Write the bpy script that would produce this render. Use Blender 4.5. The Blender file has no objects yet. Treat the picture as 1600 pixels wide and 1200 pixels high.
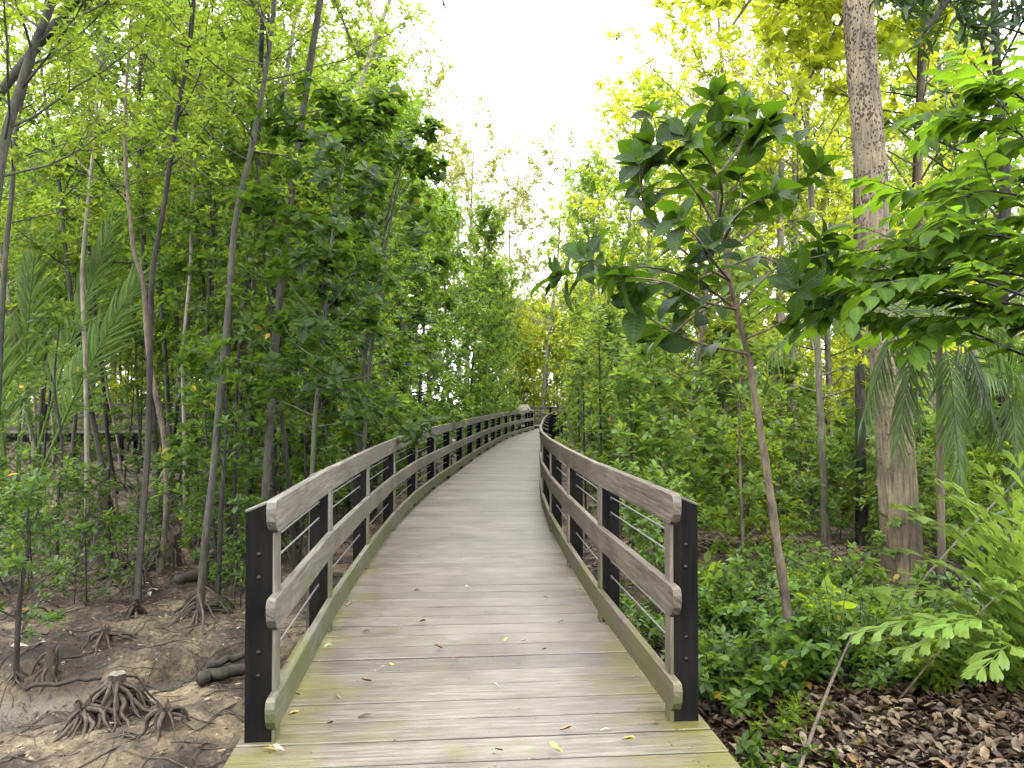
import bpy, math, random
import numpy as np
from mathutils import Vector, Matrix

C = bpy.context.scene.collection
PI = math.pi
F = 1210.0            # focal length of the view in photo pixels
HOR = 627.0           # horizon row
EYE = 1.6

def at(px, py, y):
    """world point seen at photo pixel (px,py) at depth y"""
    return np.array([(px-800)/F*y, y, EYE-(py-HOR)/F*y])

# ------------------------------------------------------------------ numeric helpers
def nrm(v):
    v = np.asarray(v, float)
    l = np.linalg.norm(v, axis=-1, keepdims=True)
    return v/np.maximum(l, 1e-9)

def sstep(a, b, x):
    t = np.clip((np.asarray(x, float)-a)/(b-a), 0, 1)
    return t*t*(3-2*t)

def _hash(i, j, s):
    h = (i.astype(np.int64)*374761393 + j.astype(np.int64)*668265263 + s*1442695041) & 0xffffffff
    h = ((h ^ (h >> 13))*1274126177) & 0xffffffff
    return ((h ^ (h >> 16)) & 0xffff)/65535.0

def vnoise(x, y, s=0):
    x = np.asarray(x, float); y = np.asarray(y, float)
    i = np.floor(x); j = np.floor(y); fx = x-i; fy = y-j
    fx = fx*fx*(3-2*fx); fy = fy*fy*(3-2*fy)
    a = _hash(i, j, s); b = _hash(i+1, j, s); c = _hash(i, j+1, s); d = _hash(i+1, j+1, s)
    return (a*(1-fx)+b*fx)*(1-fy)+(c*(1-fx)+d*fx)*fy

def fbm(x, y, s=0, oct=4):
    v = 0; a = .5
    for k in range(oct):
        v = v+a*(vnoise(x, y, s+k)-.5); x = x*2.03; y = y*2.03; a *= .5
    return v

def seg_dist(x, y, pts):
    d = np.full(np.shape(x), 1e9)
    for (ax, ay), (bx, by) in zip(pts[:-1], pts[1:]):
        t = np.clip(((x-ax)*(bx-ax)+(y-ay)*(by-ay))/((bx-ax)**2+(by-ay)**2), 0, 1)
        d = np.minimum(d, np.hypot(x-ax-t*(bx-ax), y-ay-t*(by-ay)))
    return d

# ------------------------------------------------------------------ the deck's course
CY = [-2.5, 0, 3.4, 3.8, 5.5, 7.5, 9.7, 12, 14, 16.1, 18.6, 20.8, 23.6, 25.6, 27.7, 30.25, 33.4, 35.9, 38.7, 43, 47.4]
CX = [.30, .14, -.125, -.16, -.315, -.42, -.50, -.51, -.45, -.34, -.22, -.1, .05, .19, .34, .52, .82, 1.13, 1.49, 2.15, 2.9]
_yy = np.linspace(-2.5, 47.4, 500)
_xx = np.interp(_yy, CY, CX)
_k = np.exp(-np.linspace(-2, 2, 25)**2); _k /= _k.sum()
_xp = np.pad(_xx, 12, mode='reflect', reflect_type='odd')
_xx = np.convolve(_xp, _k, 'valid')
def cx(y): return np.interp(y, _yy, _xx)
def ctan(y):
    d = (cx(y+.3)-cx(y-.3))/.6
    return nrm(np.array([d, 1.0, 0]))

# ------------------------------------------------------------------ ground height
CREEK = [(-16, 5.4), (-7, 5.8), (-4.6, 6.1), (-3.8, 6.3), (-3.1, 6.85), (-2.3, 7.25), (-1.2, 7.6), (2, 8.2)]
def gh(x, y):
    x = np.asarray(x, float); y = np.asarray(y, float)
    right = sstep(.6, 2.4, x)*(1-sstep(9, 15, y))
    h = -.74+.40*right
    h = h+.30*fbm(x*.35, y*.35, 3, 3)+.13*fbm(x*1.6, y*1.6, 9, 4)*(1-.4*right)
    near = 1-sstep(12, 22, y)
    h = h+near*(1-right)*.10*np.abs(fbm(x*5, y*5, 21, 3))
    d = seg_dist(x+.25*fbm(x*1.3, y*1.3, 5, 2), y+.5*fbm(x*1.1, y*1.1, 6, 3), CREEK)
    left = 1-sstep(-1.4, -.4, x)
    w = .30+.52*sstep(-3.2, -4.2, x)
    ch = np.exp(-(d/w)**4)*left
    h = h*(1-ch)+(-1.13+.02*fbm(x*3, y*3, 8, 3))*ch
    h = h+.20*np.exp(-((x+2.2)/.9)**2-((y-5.3)/.8)**2)+(1-right)*(1-sstep(14, 20, y))*(.10*fbm(x*4.2, y*4.2, 31, 4)+.05*fbm(x*14, y*14, 37, 3))*(1-ch)
    under = 1-sstep(1.0, 1.5, np.abs(x-cx(np.clip(y, -2, 47))))
    h = np.where(y < 48, h*(1-under)+np.minimum(h, -.42)*under, h)
    return h
def ghs(x, y): return float(gh(np.array([x]), np.array([y]))[0])

# ------------------------------------------------------------------ mesh builder
class MB:
    def __init__(s): s.v = []; s.q = []; s.t = []; s.uq = []; s.ut = []; s.n = 0
    def add(s, v, q=None, t=None, uv=None):
        v = np.asarray(v, float).reshape(-1, 3)
        if q is not None and len(q):
            q = np.asarray(q, np.int64); s.q.append(q+s.n)
            s.uq.append(uv[q] if uv is not None else np.zeros(q.shape+(2,)))
        if t is not None and len(t):
            t = np.asarray(t, np.int64); s.t.append(t+s.n)
            s.ut.append(uv[t] if uv is not None else np.zeros(t.shape+(2,)))
        s.v.append(v); s.n += len(v)
    def box(s, c, ax, hs, ch=0.0, uoff=None):
        """oriented box; ax = 3 unit vectors; the first is the long (grain) one; ch chamfers the long edges"""
        a, b, d = [np.asarray(k, float) for k in ax]; c = np.asarray(c, float); ha, hb, hd = hs
        if ch > 0:
            pr = [(-hb+ch, -hd), (hb-ch, -hd), (hb, -hd+ch), (hb, hd-ch), (hb-ch, hd), (-hb+ch, hd), (-hb, hd-ch), (-hb, -hd+ch)]
        else:
            pr = [(-hb, -hd), (hb, -hd), (hb, hd), (-hb, hd)]
        n = len(pr)
        u0, v0 = (random.random()*50, random.random()*50) if uoff is None else uoff
        for k in range(n):
            (p, q), (p2, q2) = pr[k], pr[(k+1) % n]
            vs = [c-a*ha+b*p+d*q, c-a*ha+b*p2+d*q2, c+a*ha+b*p2+d*q2, c+a*ha+b*p+d*q]
            uv = np.array([(u0-ha, v0+p+q*.7), (u0-ha, v0+p2+q2*.7), (u0+ha, v0+p2+q2*.7), (u0+ha, v0+p+q*.7)])
            s.add(vs, [[3, 2, 1, 0]], None, uv)
        for sg in (-1, 1):
            vs = [c+a*ha*sg+b*p+d*q for p, q in pr]
            cc = c+a*ha*sg; vs.append(cc)
            uv = np.array([(u0+p*.2, v0+q) for p, q in pr]+[(u0, v0)])
            tr = [[k, (k+1) % n, n] if sg > 0 else [(k+1) % n, k, n] for k in range(n)]
            s.add(vs, None, tr, uv)
    def tube(s, pts, r, n=6, cap=False, uscale=1.0):
        pts = np.asarray(pts, float); m = len(pts)
        r = np.broadcast_to(np.asarray(r, float), (m,))
        tg = np.gradient(pts, axis=0); tg = nrm(tg)
        ref = np.array([0, 0, 1.0]) if abs(tg[0][2]) < .9 else np.array([1.0, 0, 0])
        u = nrm(np.cross(tg, ref)); w = nrm(np.cross(tg, u))
        for k in range(1, m):            # keep the frame from flipping
            u[k] = nrm(u[k-1]-tg[k]*np.dot(u[k-1], tg[k])); w[k] = np.cross(tg[k], u[k])
        w[0] = np.cross(tg[0], u[0])
        an = np.arange(n)/n*2*PI
        rr = r if r.ndim == 2 else r[:, None]
        V = pts[:, None]+(np.cos(an)[None, :, None]*u[:, None]+np.sin(an)[None, :, None]*w[:, None])*rr[:, :, None] if rr.ndim == 2 else None
        L = np.concatenate([[0], np.cumsum(np.linalg.norm(np.diff(pts, axis=0), axis=1))])
        uv = np.stack(np.broadcast_arrays(L[:, None]*uscale, (np.arange(n)/n)[None, :]), -1).reshape(-1, 2)
        i = np.arange(m-1)[:, None]*n; j = np.arange(n)[None, :]; j2 = (j+1) % n
        q = np.stack([i+j, i+j2, i+n+j2, i+n+j], -1).reshape(-1, 4)
        V = V.reshape(-1, 3)
        t = None
        if cap:
            V = np.vstack([V, pts[-1:]]); uv = np.vstack([uv, [[L[-1], .5]]])
            b = (m-1)*n; t = [[b+k, b+(k+1) % n, m*n] for k in range(n)]
        s.add(V, q, t, uv)
    def mesh(s, name, mat, smooth=True):
        me = bpy.data.meshes.new(name)
        V = np.concatenate(s.v) if s.v else np.zeros((0, 3))
        q = np.concatenate(s.q) if s.q else np.zeros((0, 4), int)
        t = np.concatenate(s.t) if s.t else np.zeros((0, 3), int)
        uv = np.concatenate([np.concatenate(s.uq).reshape(-1, 2) if s.uq else np.zeros((0, 2)),
                             np.concatenate(s.ut).reshape(-1, 2) if s.ut else np.zeros((0, 2))])
        me.vertices.add(len(V)); me.vertices.foreach_set('co', V.astype(np.float32).ravel())
        lp = np.concatenate([q.ravel(), t.ravel()]).astype(np.int32)
        me.loops.add(len(lp)); me.loops.foreach_set('vertex_index', lp)
        me.polygons.add(len(q)+len(t))
        st = np.concatenate([np.arange(len(q))*4, len(q)*4+np.arange(len(t))*3]).astype(np.int32)
        me.polygons.foreach_set('loop_start', st)
        me.update(calc_edges=True)
        ul = me.uv_layers.new(name='UVMap'); ul.data.foreach_set('uv', uv.astype(np.float32).ravel())
        me.polygons.foreach_set('use_smooth', np.full(len(q)+len(t), smooth))
        me.materials.append(mat)
        return me
    def obj(s, name, mat, parent=None, smooth=True):
        return link(name, s.mesh(name, mat, smooth), parent)

def link(name, me, parent=None):
    o = bpy.data.objects.new(name, me); C.objects.link(o)
    if parent is not None: o.parent = parent
    return o
def tag(o, label=None, cat=None, group=None, kind=None):
    if label: o['label'] = label
    if cat: o['category'] = cat
    if group: o['group'] = group
    if kind: o['kind'] = kind
    return o
def empty(name, loc, label, cat, group=None, rz=0, sc=1.0):
    o = bpy.data.objects.new(name, None); C.objects.link(o)
    o.location = loc; o.rotation_euler = (0, 0, rz); o.scale = (sc, sc, sc); o.empty_display_size = .2
    return tag(o, label, cat, group)
def thing(name, loc, parts, label, cat, group=None, rz=0, sc=1.0, tilt=(0, 0)):
    """an Empty at the thing's base that parents one object per part; parts = {part name: mesh data}"""
    o = empty(name, tuple(loc), label, cat, group, rz, sc)
    o.rotation_euler = (tilt[0], tilt[1], rz)
    for k, me in parts.items():
        if me is not None: link(k, me, o)
    return o

# ------------------------------------------------------------------ materials
def newmat(name):
    m = bpy.data.materials.new(name); m.use_nodes = True
    nt = m.node_tree; nt.nodes.clear()
    out = nt.nodes.new('ShaderNodeOutputMaterial')
    def N(t, **kw):
        n = nt.nodes.new(t)
        for k, v in kw.items():
            if k.startswith('i_'):
                k = k[2:]; k = int(k) if k.isdigit() else k.replace('_', ' ')
                n.inputs[k].default_value = v
            else: setattr(n, k, v)
        return n
    def L(a, b): nt.links.new(a, b)
    return m, nt, out, N, L
def ramp(N, stops, interp='LINEAR'):
    r = N('ShaderNodeValToRGB'); cr = r.color_ramp; cr.interpolation = interp
    while len(cr.elements) > 1: cr.elements.remove(cr.elements[-1])
    for k, (p, c) in enumerate(stops):
        e = cr.elements[0] if k == 0 else cr.elements.new(p)
        e.position = p; e.color = (c[0], c[1], c[2], 1)
    return r
def mix(N, L, f, a, b, mode='MIX'):
    m = N('ShaderNodeMix', data_type='RGBA', blend_type=mode)
    for s, v in ((m.inputs[0], f), (m.inputs[6], a), (m.inputs[7], b)):
        if isinstance(v, (int, float)): s.default_value = v
        elif isinstance(v, (tuple, list)): s.default_value = (v[0], v[1], v[2], 1)
        else: L(v, s)
    return m.outputs[2]

def leafmat(name, dark, light, trans, tw=.42, rough=.38, yellow=.012, spec=.45, veins=False):
    m, nt, out, N, L = newmat(name)
    g = N('ShaderNodeNewGeometry'); oi = N('ShaderNodeObjectInfo')
    stops = [(0, dark), (.45, tuple((a+b)/2 for a, b in zip(dark, light))), (.93, light)]
    if yellow: stops += [(1-yellow-.002, light), (1-yellow, (.42, .26, .03))]
    r = ramp(N, stops); L(g.outputs['Random Per Island'], r.inputs[0])
    # tree to tree shift of hue and value
    hs = N('ShaderNodeHueSaturation'); L(r.outputs[0], hs.inputs['Color'])
    mr = N('ShaderNodeMapRange', i_3=.480, i_4=.503); L(oi.outputs['Random'], mr.inputs[0]); L(mr.outputs[0], hs.inputs['Hue'])
    mr2 = N('ShaderNodeMapRange', i_3=.62, i_4=1.45); L(oi.outputs['Random'], mr2.inputs[0]); L(mr2.outputs[0], hs.inputs['Value'])
    p = N('ShaderNodeBsdfPrincipled', i_Roughness=rough); lcol = hs.outputs[0]
    p.inputs['Specular IOR Level'].default_value = spec
    # slight vein relief
    tc = N('ShaderNodeTexCoord'); sp = N('ShaderNodeSeparateXYZ'); L(tc.outputs['UV'], sp.inputs[0])
    tcol = None
    if veins:
        ax = N('ShaderNodeMath', operation='SUBTRACT', i_1=.5); L(sp.outputs[0], ax.inputs[0]); ab = N('ShaderNodeMath', operation='ABSOLUTE'); L(ax.outputs[0], ab.inputs[0])
        mid = N('ShaderNodeMapRange', i_1=.006, i_2=.016, i_3=1, i_4=0); L(ab.outputs[0], mid.inputs[0])
        # side veins slant towards the tip
        la = N('ShaderNodeMath', operation='MULTIPLY_ADD', i_1=-.55); L(ab.outputs[0], la.inputs[0]); L(sp.outputs[1], la.inputs[2])
        ms = N('ShaderNodeMath', operation='MULTIPLY', i_1=70); L(la.outputs[0], ms.inputs[0]); sn = N('ShaderNodeMath', operation='SINE'); L(ms.outputs[0], sn.inputs[0])
        sv = N('ShaderNodeMapRange', i_1=.82, i_2=1, i_3=0, i_4=.55); L(sn.outputs[0], sv.inputs[0])
        mxv = N('ShaderNodeMath', operation='MAXIMUM'); L(mid.outputs[0], mxv.inputs[0]); L(sv.outputs[0], mxv.inputs[1])
        vf = N('ShaderNodeMath', operation='MULTIPLY', i_1=.6); L(mxv.outputs[0], vf.inputs[0])
        nz = N('ShaderNodeTexNoise', i_Scale=14, i_Detail=3); L(tc.outputs['Object'], nz.inputs[0])
        nr = ramp(N, [(.3, (.62, .66, .6)), (.5, (1, 1, 1)), (.72, (1.25, 1.2, 1.0))]); L(nz.outputs[0], nr.inputs[0])
        lcol = mix(N, L, 1, lcol, nr.outputs[0], 'MULTIPLY')
        sp2 = N('ShaderNodeTexNoise', i_Scale=55, i_Detail=1); L(tc.outputs['Object'], sp2.inputs[0]); sr = ramp(N, [(.70, (0, 0, 0)), (.73, (1, 1, 1))]); L(sp2.outputs[0], sr.inputs[0])
        lcol = mix(N, L, sr.outputs[0], lcol, (.09, .06, .02))
        lcol = mix(N, L, vf.outputs[0], lcol, tuple(min(1, c*2.1+.02) for c in light))
        bv = N('ShaderNodeBump', i_Strength=.35, i_Distance=.002); L(sn.outputs[0], bv.inputs['Height']); L(bv.outputs[0], p.inputs['Normal'])
    L(lcol, p.inputs['Base Color'])
    t = N('ShaderNodeBsdfTranslucent')
    r2 = ramp(N, [(0, tuple(c*.55 for c in trans)), (1, trans)]); L(g.outputs['Random Per Island'], r2.inputs[0])
    L(r2.outputs[0], t.inputs[0])
    mx = N('ShaderNodeMixShader'); mx.inputs[0].default_value = tw
    L(p.outputs[0], mx.inputs[1]); L(t.outputs[0], mx.inputs[2]); L(mx.outputs[0], out.inputs[0])
    return m

def barkmat(name, a, b, moss=None, scale=1.0, stretch=.18, bump=.5, flecks=None):
    m, nt, out, N, L = newmat(name)
    tc = N('ShaderNodeTexCoord'); mp = N('ShaderNodeMapping'); L(tc.outputs['Object'], mp.inputs[0])
    mp.inputs['Scale'].default_value = (scale, scale, scale*stretch)
    n1 = N('ShaderNodeTexNoise', i_Scale=22, i_Detail=6, i_Roughness=.65); L(mp.outputs[0], n1.inputs[0])
    r = ramp(N, [(.3, a), (.62, b)]); L(n1.outputs[0], r.inputs[0]); col = r.outputs[0]
    n2 = N('ShaderNodeTexNoise', i_Scale=2.2, i_Detail=4); L(tc.outputs['Object'], n2.inputs[0])
    r2 = ramp(N, [(.35, (.55, .55, .55)), (.65, (1.15, 1.12, 1.05))]); L(n2.outputs[0], r2.inputs[0])
    col = mix(N, L, 1.0, col, r2.outputs[0], 'MULTIPLY')
    if moss:
        n3 = N('ShaderNodeTexNoise', i_Scale=5, i_Detail=5); L(tc.outputs['Object'], n3.inputs[0])
        r3 = ramp(N, [(.5, (0, 0, 0)), (.64, (1, 1, 1))]); L(n3.outputs[0], r3.inputs[0])
        col = mix(N, L, r3.outputs[0], col, moss)
    p = N('ShaderNodeBsdfPrincipled', i_Roughness=.85)
    bp = N('ShaderNodeBump', i_Strength=bump, i_Distance=.012)
    L(n1.outputs[0], bp.inputs['Height'])
    if flecks:
        mp2 = N('ShaderNodeMapping'); L(tc.outputs['Object'], mp2.inputs[0]); mp2.inputs['Scale'].default_value = (1, 1, .6)
        v = N('ShaderNodeTexVoronoi', i_Scale=34); L(mp2.outputs[0], v.inputs[0])
        n5 = N('ShaderNodeTexNoise', i_Scale=3.5, i_Detail=2); L(tc.outputs['Object'], n5.inputs[0])
        ad = N('ShaderNodeMath', operation='MULTIPLY_ADD', i_1=1.05, i_2=-.17); L(n5.outputs[0], ad.inputs[0])
        lt = N('ShaderNodeMath', operation='SUBTRACT'); L(ad.outputs[0], lt.inputs[0]); L(v.outputs['Distance'], lt.inputs[1])
        rf = ramp(N, [(0, (0, 0, 0)), (.12, (1, 1, 1))]); L(lt.outputs[0], rf.inputs[0])
        sp = N('ShaderNodeSeparateXYZ'); L(tc.outputs['Object'], sp.inputs[0])
        mr = N('ShaderNodeMapRange', i_1=1.2, i_2=3.2, i_3=.12, i_4=.92); L(sp.outputs[2], mr.inputs[0])
        fm = N('ShaderNodeMath', operation='MULTIPLY'); L(rf.outputs[0], fm.inputs[0]); L(mr.outputs[0], fm.inputs[1])
        col = mix(N, L, fm.outputs[0], col, flecks)
        b2 = N('ShaderNodeBump', i_Strength=.9, i_Distance=.02); L(fm.outputs[0], b2.inputs['Height']); L(bp.outputs[0], b2.inputs['Normal']); bp = b2
    L(bp.outputs[0], p.inputs['Normal']); L(col, p.inputs['Base Color']); L(p.outputs[0], out.inputs[0])
    return m

def woodmat(name, a, b, dark, moss=(.17, .19, .03), moss_lo=.5, moss_hi=.72, mossz=None, island=.25, rough=.55, edge=False, gap=False):
    """weathered hardwood: grain runs along U; algae comes as patches of its own"""
    m, nt, out, N, L = newmat(name)
    tc = N('ShaderNodeTexCoord'); g = N('ShaderNodeNewGeometry')
    mp = N('ShaderNodeMapping'); L(tc.outputs['UV'], mp.inputs[0]); mp.inputs['Scale'].default_value = (2.6, 46, 1)
    n1 = N('ShaderNodeTexNoise', i_Scale=1.0, i_Detail=7, i_Roughness=.6, i_Distortion=.25); L(mp.outputs[0], n1.inputs[0])
    mpf = N('ShaderNodeMapping'); L(tc.outputs['UV'], mpf.inputs[0]); mpf.inputs['Scale'].default_value = (7, 210, 1)
    nf = N('ShaderNodeTexNoise', i_Scale=1.0, i_Detail=4, i_Roughness=.6); L(mpf.outputs[0], nf.inputs[0])
    r = ramp(N, [(.26, dark), (.45, a), (.72, b)]); L(n1.outputs[0], r.inputs[0]); col = r.outputs[0]
    rf = ramp(N, [(.35, (.6, .6, .6)), (.6, (1.12, 1.12, 1.12))]); L(nf.outputs[0], rf.inputs[0])
    col = mix(N, L, .8, col, rf.outputs[0], 'MULTIPLY')
    nb = N('ShaderNodeTexNoise', i_Scale=1.7, i_Detail=5, i_Roughness=.6); L(tc.outputs['Object'], nb.inputs[0])
    rb = ramp(N, [(.32, (.72, .68, .64)), (.52, (1, 1, 1)), (.7, (1.2, 1.2, 1.22))]); L(nb.outputs[0], rb.inputs[0])
    col = mix(N, L, 1, col, rb.outputs[0], 'MULTIPLY')
    if island:
        ri = ramp(N, [(0, (1-island,)*3), (1, (1+island*.7,)*3)]); L(g.outputs['Random Per Island'], ri.inputs[0])
        col = mix(N, L, 1, col, ri.outputs[0], 'MULTIPLY')
    # algae
    n3 = N('ShaderNodeTexNoise', i_Scale=2.6, i_Detail=6, i_Roughness=.62); L(tc.outputs['Object'], n3.inputs[0])
    mval = n3.outputs[0]
    if edge:     # more algae towards the ends of the boards: U of the deck boards is the distance from the middle
        su = N('ShaderNodeSeparateXYZ'); L(tc.outputs['UV'], su.inputs[0])
        ab = N('ShaderNodeMath', operation='ABSOLUTE'); L(su.outputs[0], ab.inputs[0])
        mr = N('ShaderNodeMapRange', i_1=.55, i_2=1.05, i_3=-.07, i_4=.20); L(ab.outputs[0], mr.inputs[0])
        ad = N('ShaderNodeMath', operation='ADD'); L(mval, ad.inputs[0]); L(mr.outputs[0], ad.inputs[1])
        so = N('ShaderNodeSeparateXYZ'); L(tc.outputs['Object'], so.inputs[0])
        mr2 = N('ShaderNodeMapRange', i_1=3.2, i_2=9, i_3=.07, i_4=-.12); L(so.outputs[1], mr2.inputs[0])
        a2 = N('ShaderNodeMath', operation='ADD'); L(ad.outputs[0], a2.inputs[0]); L(mr2.outputs[0], a2.inputs[1]); mval = a2.outputs[0]
    if mossz:
        so = N('ShaderNodeSeparateXYZ'); L(tc.outputs['Object'], so.inputs[0])
        mr = N('ShaderNodeMapRange', i_1=mossz[0], i_2=mossz[1], i_3=.2, i_4=-.12); L(so.outputs[2], mr.inputs[0])
        ad = N('ShaderNodeMath', operation='ADD'); L(mval, ad.inputs[0]); L(mr.outputs[0], ad.inputs[1]); mval = ad.outputs[0]
    rm = ramp(N, [(moss_lo, (0, 0, 0)), (moss_hi, (.85, .85, .85))]); L(mval, rm.inputs[0])
    mc = mix(N, L, .8, moss, rf.outputs[0], 'MULTIPLY')
    col = mix(N, L, rm.outputs[0], col, mc)
    # small dark spots
    vs = N('ShaderNodeTexVoronoi', i_Scale=9); L(tc.outputs['Object'], vs.inputs[0])
    rs = ramp(N, [(.0, (.45, .42, .4)), (.045, (.45, .42, .4)), (.07, (1, 1, 1))]); L(vs.outputs['Distance'], rs.inputs[0])
    col = mix(N, L, .6, col, rs.outputs[0], 'MULTIPLY')
    p = N('ShaderNodeBsdfPrincipled', i_Roughness=rough); L(col, p.inputs['Base Color'])
    p.inputs['Specular IOR Level'].default_value = .5
    rr = N('ShaderNodeMapRange', i_3=rough-.14, i_4=rough+.2); L(n1.outputs[0], rr.inputs[0]); L(rr.outputs[0], p.inputs['Roughness'])
    bp = N('ShaderNodeBump', i_Strength=.35, i_Distance=.004); L(nf.outputs[0], bp.inputs['Height'])
    b2 = N('ShaderNodeBump', i_Strength=.5, i_Distance=.006); L(n1.outputs[0], b2.inputs['Height']); L(bp.outputs[0], b2.inputs['Normal'])
    L(b2.outputs[0], p.inputs['Normal']); L(p.outputs[0], out.inputs[0])
    return m

def plainmat(name, col, rough=.6, metal=0, noise=.3, scale=30, spec=.5):
    m, nt, out, N, L = newmat(name)
    tc = N('ShaderNodeTexCoord'); n = N('ShaderNodeTexNoise', i_Scale=scale, i_Detail=5); L(tc.outputs['Object'], n.inputs[0])
    r = ramp(N, [(.3, tuple(c*(1-noise) for c in col)), (.7, tuple(min(1, c*(1+noise)) for c in col))]); L(n.outputs[0], r.inputs[0])
    p = N('ShaderNodeBsdfPrincipled', i_Roughness=rough, i_Metallic=metal); L(r.outputs[0], p.inputs['Base Color']); p.inputs['Specular IOR Level'].default_value = spec
    b = N('ShaderNodeBump', i_Strength=.2, i_Distance=.005); L(n.outputs[0], b.inputs['Height']); L(b.outputs[0], p.inputs['Normal'])
    L(p.outputs[0], out.inputs[0]); return m

def groundmat():
    m, nt, out, N, L = newmat('mud')
    tc = N('ShaderNodeTexCoord'); O = tc.outputs['Object']
    n1 = N('ShaderNodeTexNoise', i_Scale=1.3, i_Detail=9, i_Roughness=.68); L(O, n1.inputs[0])
    r = ramp(N, [(.36, (.020, .014, .008)), (.46, (.064, .045, .026)), (.54, (.15, .11, .064)), (.67, (.29, .225, .135))]); L(n1.outputs[0], r.inputs[0])  # mud tones; the wide contrast also paints in sunlit patches
    n2 = N('ShaderNodeTexNoise', i_Scale=26, i_Detail=8, i_Roughness=.7); L(O, n2.inputs[0])
    r2 = ramp(N, [(.36, (.35, .33, .3)), (.55, (1, 1, 1)), (.72, (1.5, 1.45, 1.35))]); L(n2.outputs[0], r2.inputs[0])
    col = mix(N, L, .9, r.outputs[0], r2.outputs[0], 'MULTIPLY')
    # wet creek bed (low ground) is smoother and greyer
    s = N('ShaderNodeSeparateXYZ'); L(O, s.inputs[0])
    mr = N('ShaderNodeMapRange', i_1=-1.08, i_2=-.92, i_3=1, i_4=0); L(s.outputs[2], mr.inputs[0])
    wet = mr.outputs[0]
    n3 = N('ShaderNodeTexNoise', i_Scale=2.0, i_Detail=6); L(O, n3.inputs[0])
    rw = ramp(N, [(.35, (.055, .045, .029)), (.65, (.115, .096, .066))]); L(n3.outputs[0], rw.inputs[0])
    col = mix(N, L, wet, col, rw.outputs[0])
    # right-hand bank is dark humus under the leaves
    mx = N('ShaderNodeMapRange', i_1=1.0, i_2=1.9, i_3=0, i_4=1); L(s.outputs[0], mx.inputs[0])
    my = N('ShaderNodeMapRange', i_1=7.5, i_2=10, i_3=1, i_4=0); L(s.outputs[1], my.inputs[0])
    mm = N('ShaderNodeMath', operation='MULTIPLY'); L(mx.outputs[0], mm.inputs[0]); L(my.outputs[0], mm.inputs[1])
    rh = ramp(N, [(.35, (.025, .017, .011)), (.65, (.085, .055, .034))]); L(n2.outputs[0], rh.inputs[0])
    col = mix(N, L, mm.outputs[0], col, rh.outputs[0])
    p = N('ShaderNodeBsdfPrincipled'); L(col, p.inputs['Base Color'])
    rr = N('ShaderNodeMapRange', i_3=.85, i_4=.32); L(wet, rr.inputs[0]); L(rr.outputs[0], p.inputs['Roughness'])
    v = N('ShaderNodeTexVoronoi', i_Scale=38); L(O, v.inputs[0])
    b0 = N('ShaderNodeBump', i_Strength=.45, i_Distance=.012); L(v.outputs['Distance'], b0.inputs['Height'])
    b = N('ShaderNodeBump', i_Strength=.9, i_Distance=.03); L(n2.outputs[0], b.inputs['Height']); L(b0.outputs[0], b.inputs['Normal'])
    st = N('ShaderNodeMapRange', i_3=.9, i_4=.12); L(wet, st.inputs[0]); L(st.outputs[0], b.inputs['Strength']); 
    L(b.outputs[0], p.inputs['Normal']); L(p.outputs[0], out.inputs[0]); return m

def littermat():
    m, nt, out, N, L = newmat('dry_leaf')
    g = N('ShaderNodeNewGeometry')
    r = ramp(N, [(0, (.028, .017, .010)), (.25, (.075, .045, .025)), (.45, (.14, .088, .048)), (.62, (.22, .148, .082)), (.78, (.15, .122, .085)), (.9, (.32, .25, .16)), (.97, (.20, .10, .03)), (.985, (.25, .17, .02))])
    L(g.outputs['Random Per Island'], r.inputs[0])
    tc = N('ShaderNodeTexCoord'); n = N('ShaderNodeTexNoise', i_Scale=40, i_Detail=4); L(tc.outputs['Object'], n.inputs[0])
    r2 = ramp(N, [(.35, (.6, .6, .6)), (.65, (1.2, 1.2, 1.2))]); L(n.outputs[0], r2.inputs[0])
    col = mix(N, L, .8, r.outputs[0], r2.outputs[0], 'MULTIPLY')
    p = N('ShaderNodeBsdfPrincipled', i_Roughness=.5); L(col, p.inputs['Base Color'])
    L(p.outputs[0], out.inputs[0]); return m

M = {}
M['mangrove'] = leafmat('mangrove_leaf', (.016, .044, .010), (.075, .15, .026), (.26, .42, .04), .40, spec=.4)
M['canopy'] = leafmat('canopy_leaf', (.030, .070, .012), (.13, .23, .03), (.46, .62, .05), .55)
M['hedge'] = leafmat('bushy_leaf', (.028, .075, .012), (.12, .23, .028), (.36, .58, .05), .50)
M['bright'] = leafmat('bright_leaf', (.05, .115, .012), (.18, .30, .032), (.58, .76, .045), .58, yellow=.02)
M['young'] = leafmat('young_leaf', (.038, .095, .016), (.15, .27, .05), (.44, .62, .07), .46, yellow=.012, spec=.5)
M['yellow'] = leafmat('yellow_leaf', (.15, .17, .035), (.28, .28, .055), (.40, .42, .07), .48, yellow=.02)  # yellow also carries the far haze tint, put into the leaf colour
M['glow'] = leafmat('sunlit_leaf', (.09, .17, .012), (.26, .37, .03), (.78, .86, .05), .64, yellow=.02)  # lit copy of bright_leaf: backlit sun glow put into leaf colour
M['big'] = leafmat('broad_leaf', (.006, .020, .005), (.026, .064, .010), (.12, .25, .010), .34, rough=.38, yellow=0, spec=.18, veins=True)
M['round'] = leafmat('round_leaf', (.008, .026, .007), (.034, .085, .013), (.17, .32, .02), .36, rough=.4, yellow=.003, spec=.2, veins=True)
M['pinnate'] = leafmat('pinnate_leaf', (.026, .070, .010), (.08, .175, .018), (.27, .49, .02), .50, rough=.42, yellow=0, spec=.2, veins=True)
M['darkleaf'] = leafmat('dark_leaf', (.012, .030, .009), (.035, .075, .02), (.10, .19, .03), .3, yellow=0)
M['fern'] = leafmat('small_leaf', (.03, .08, .012), (.10, .20, .026), (.28, .46, .04), .45, yellow=.01)
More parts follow.
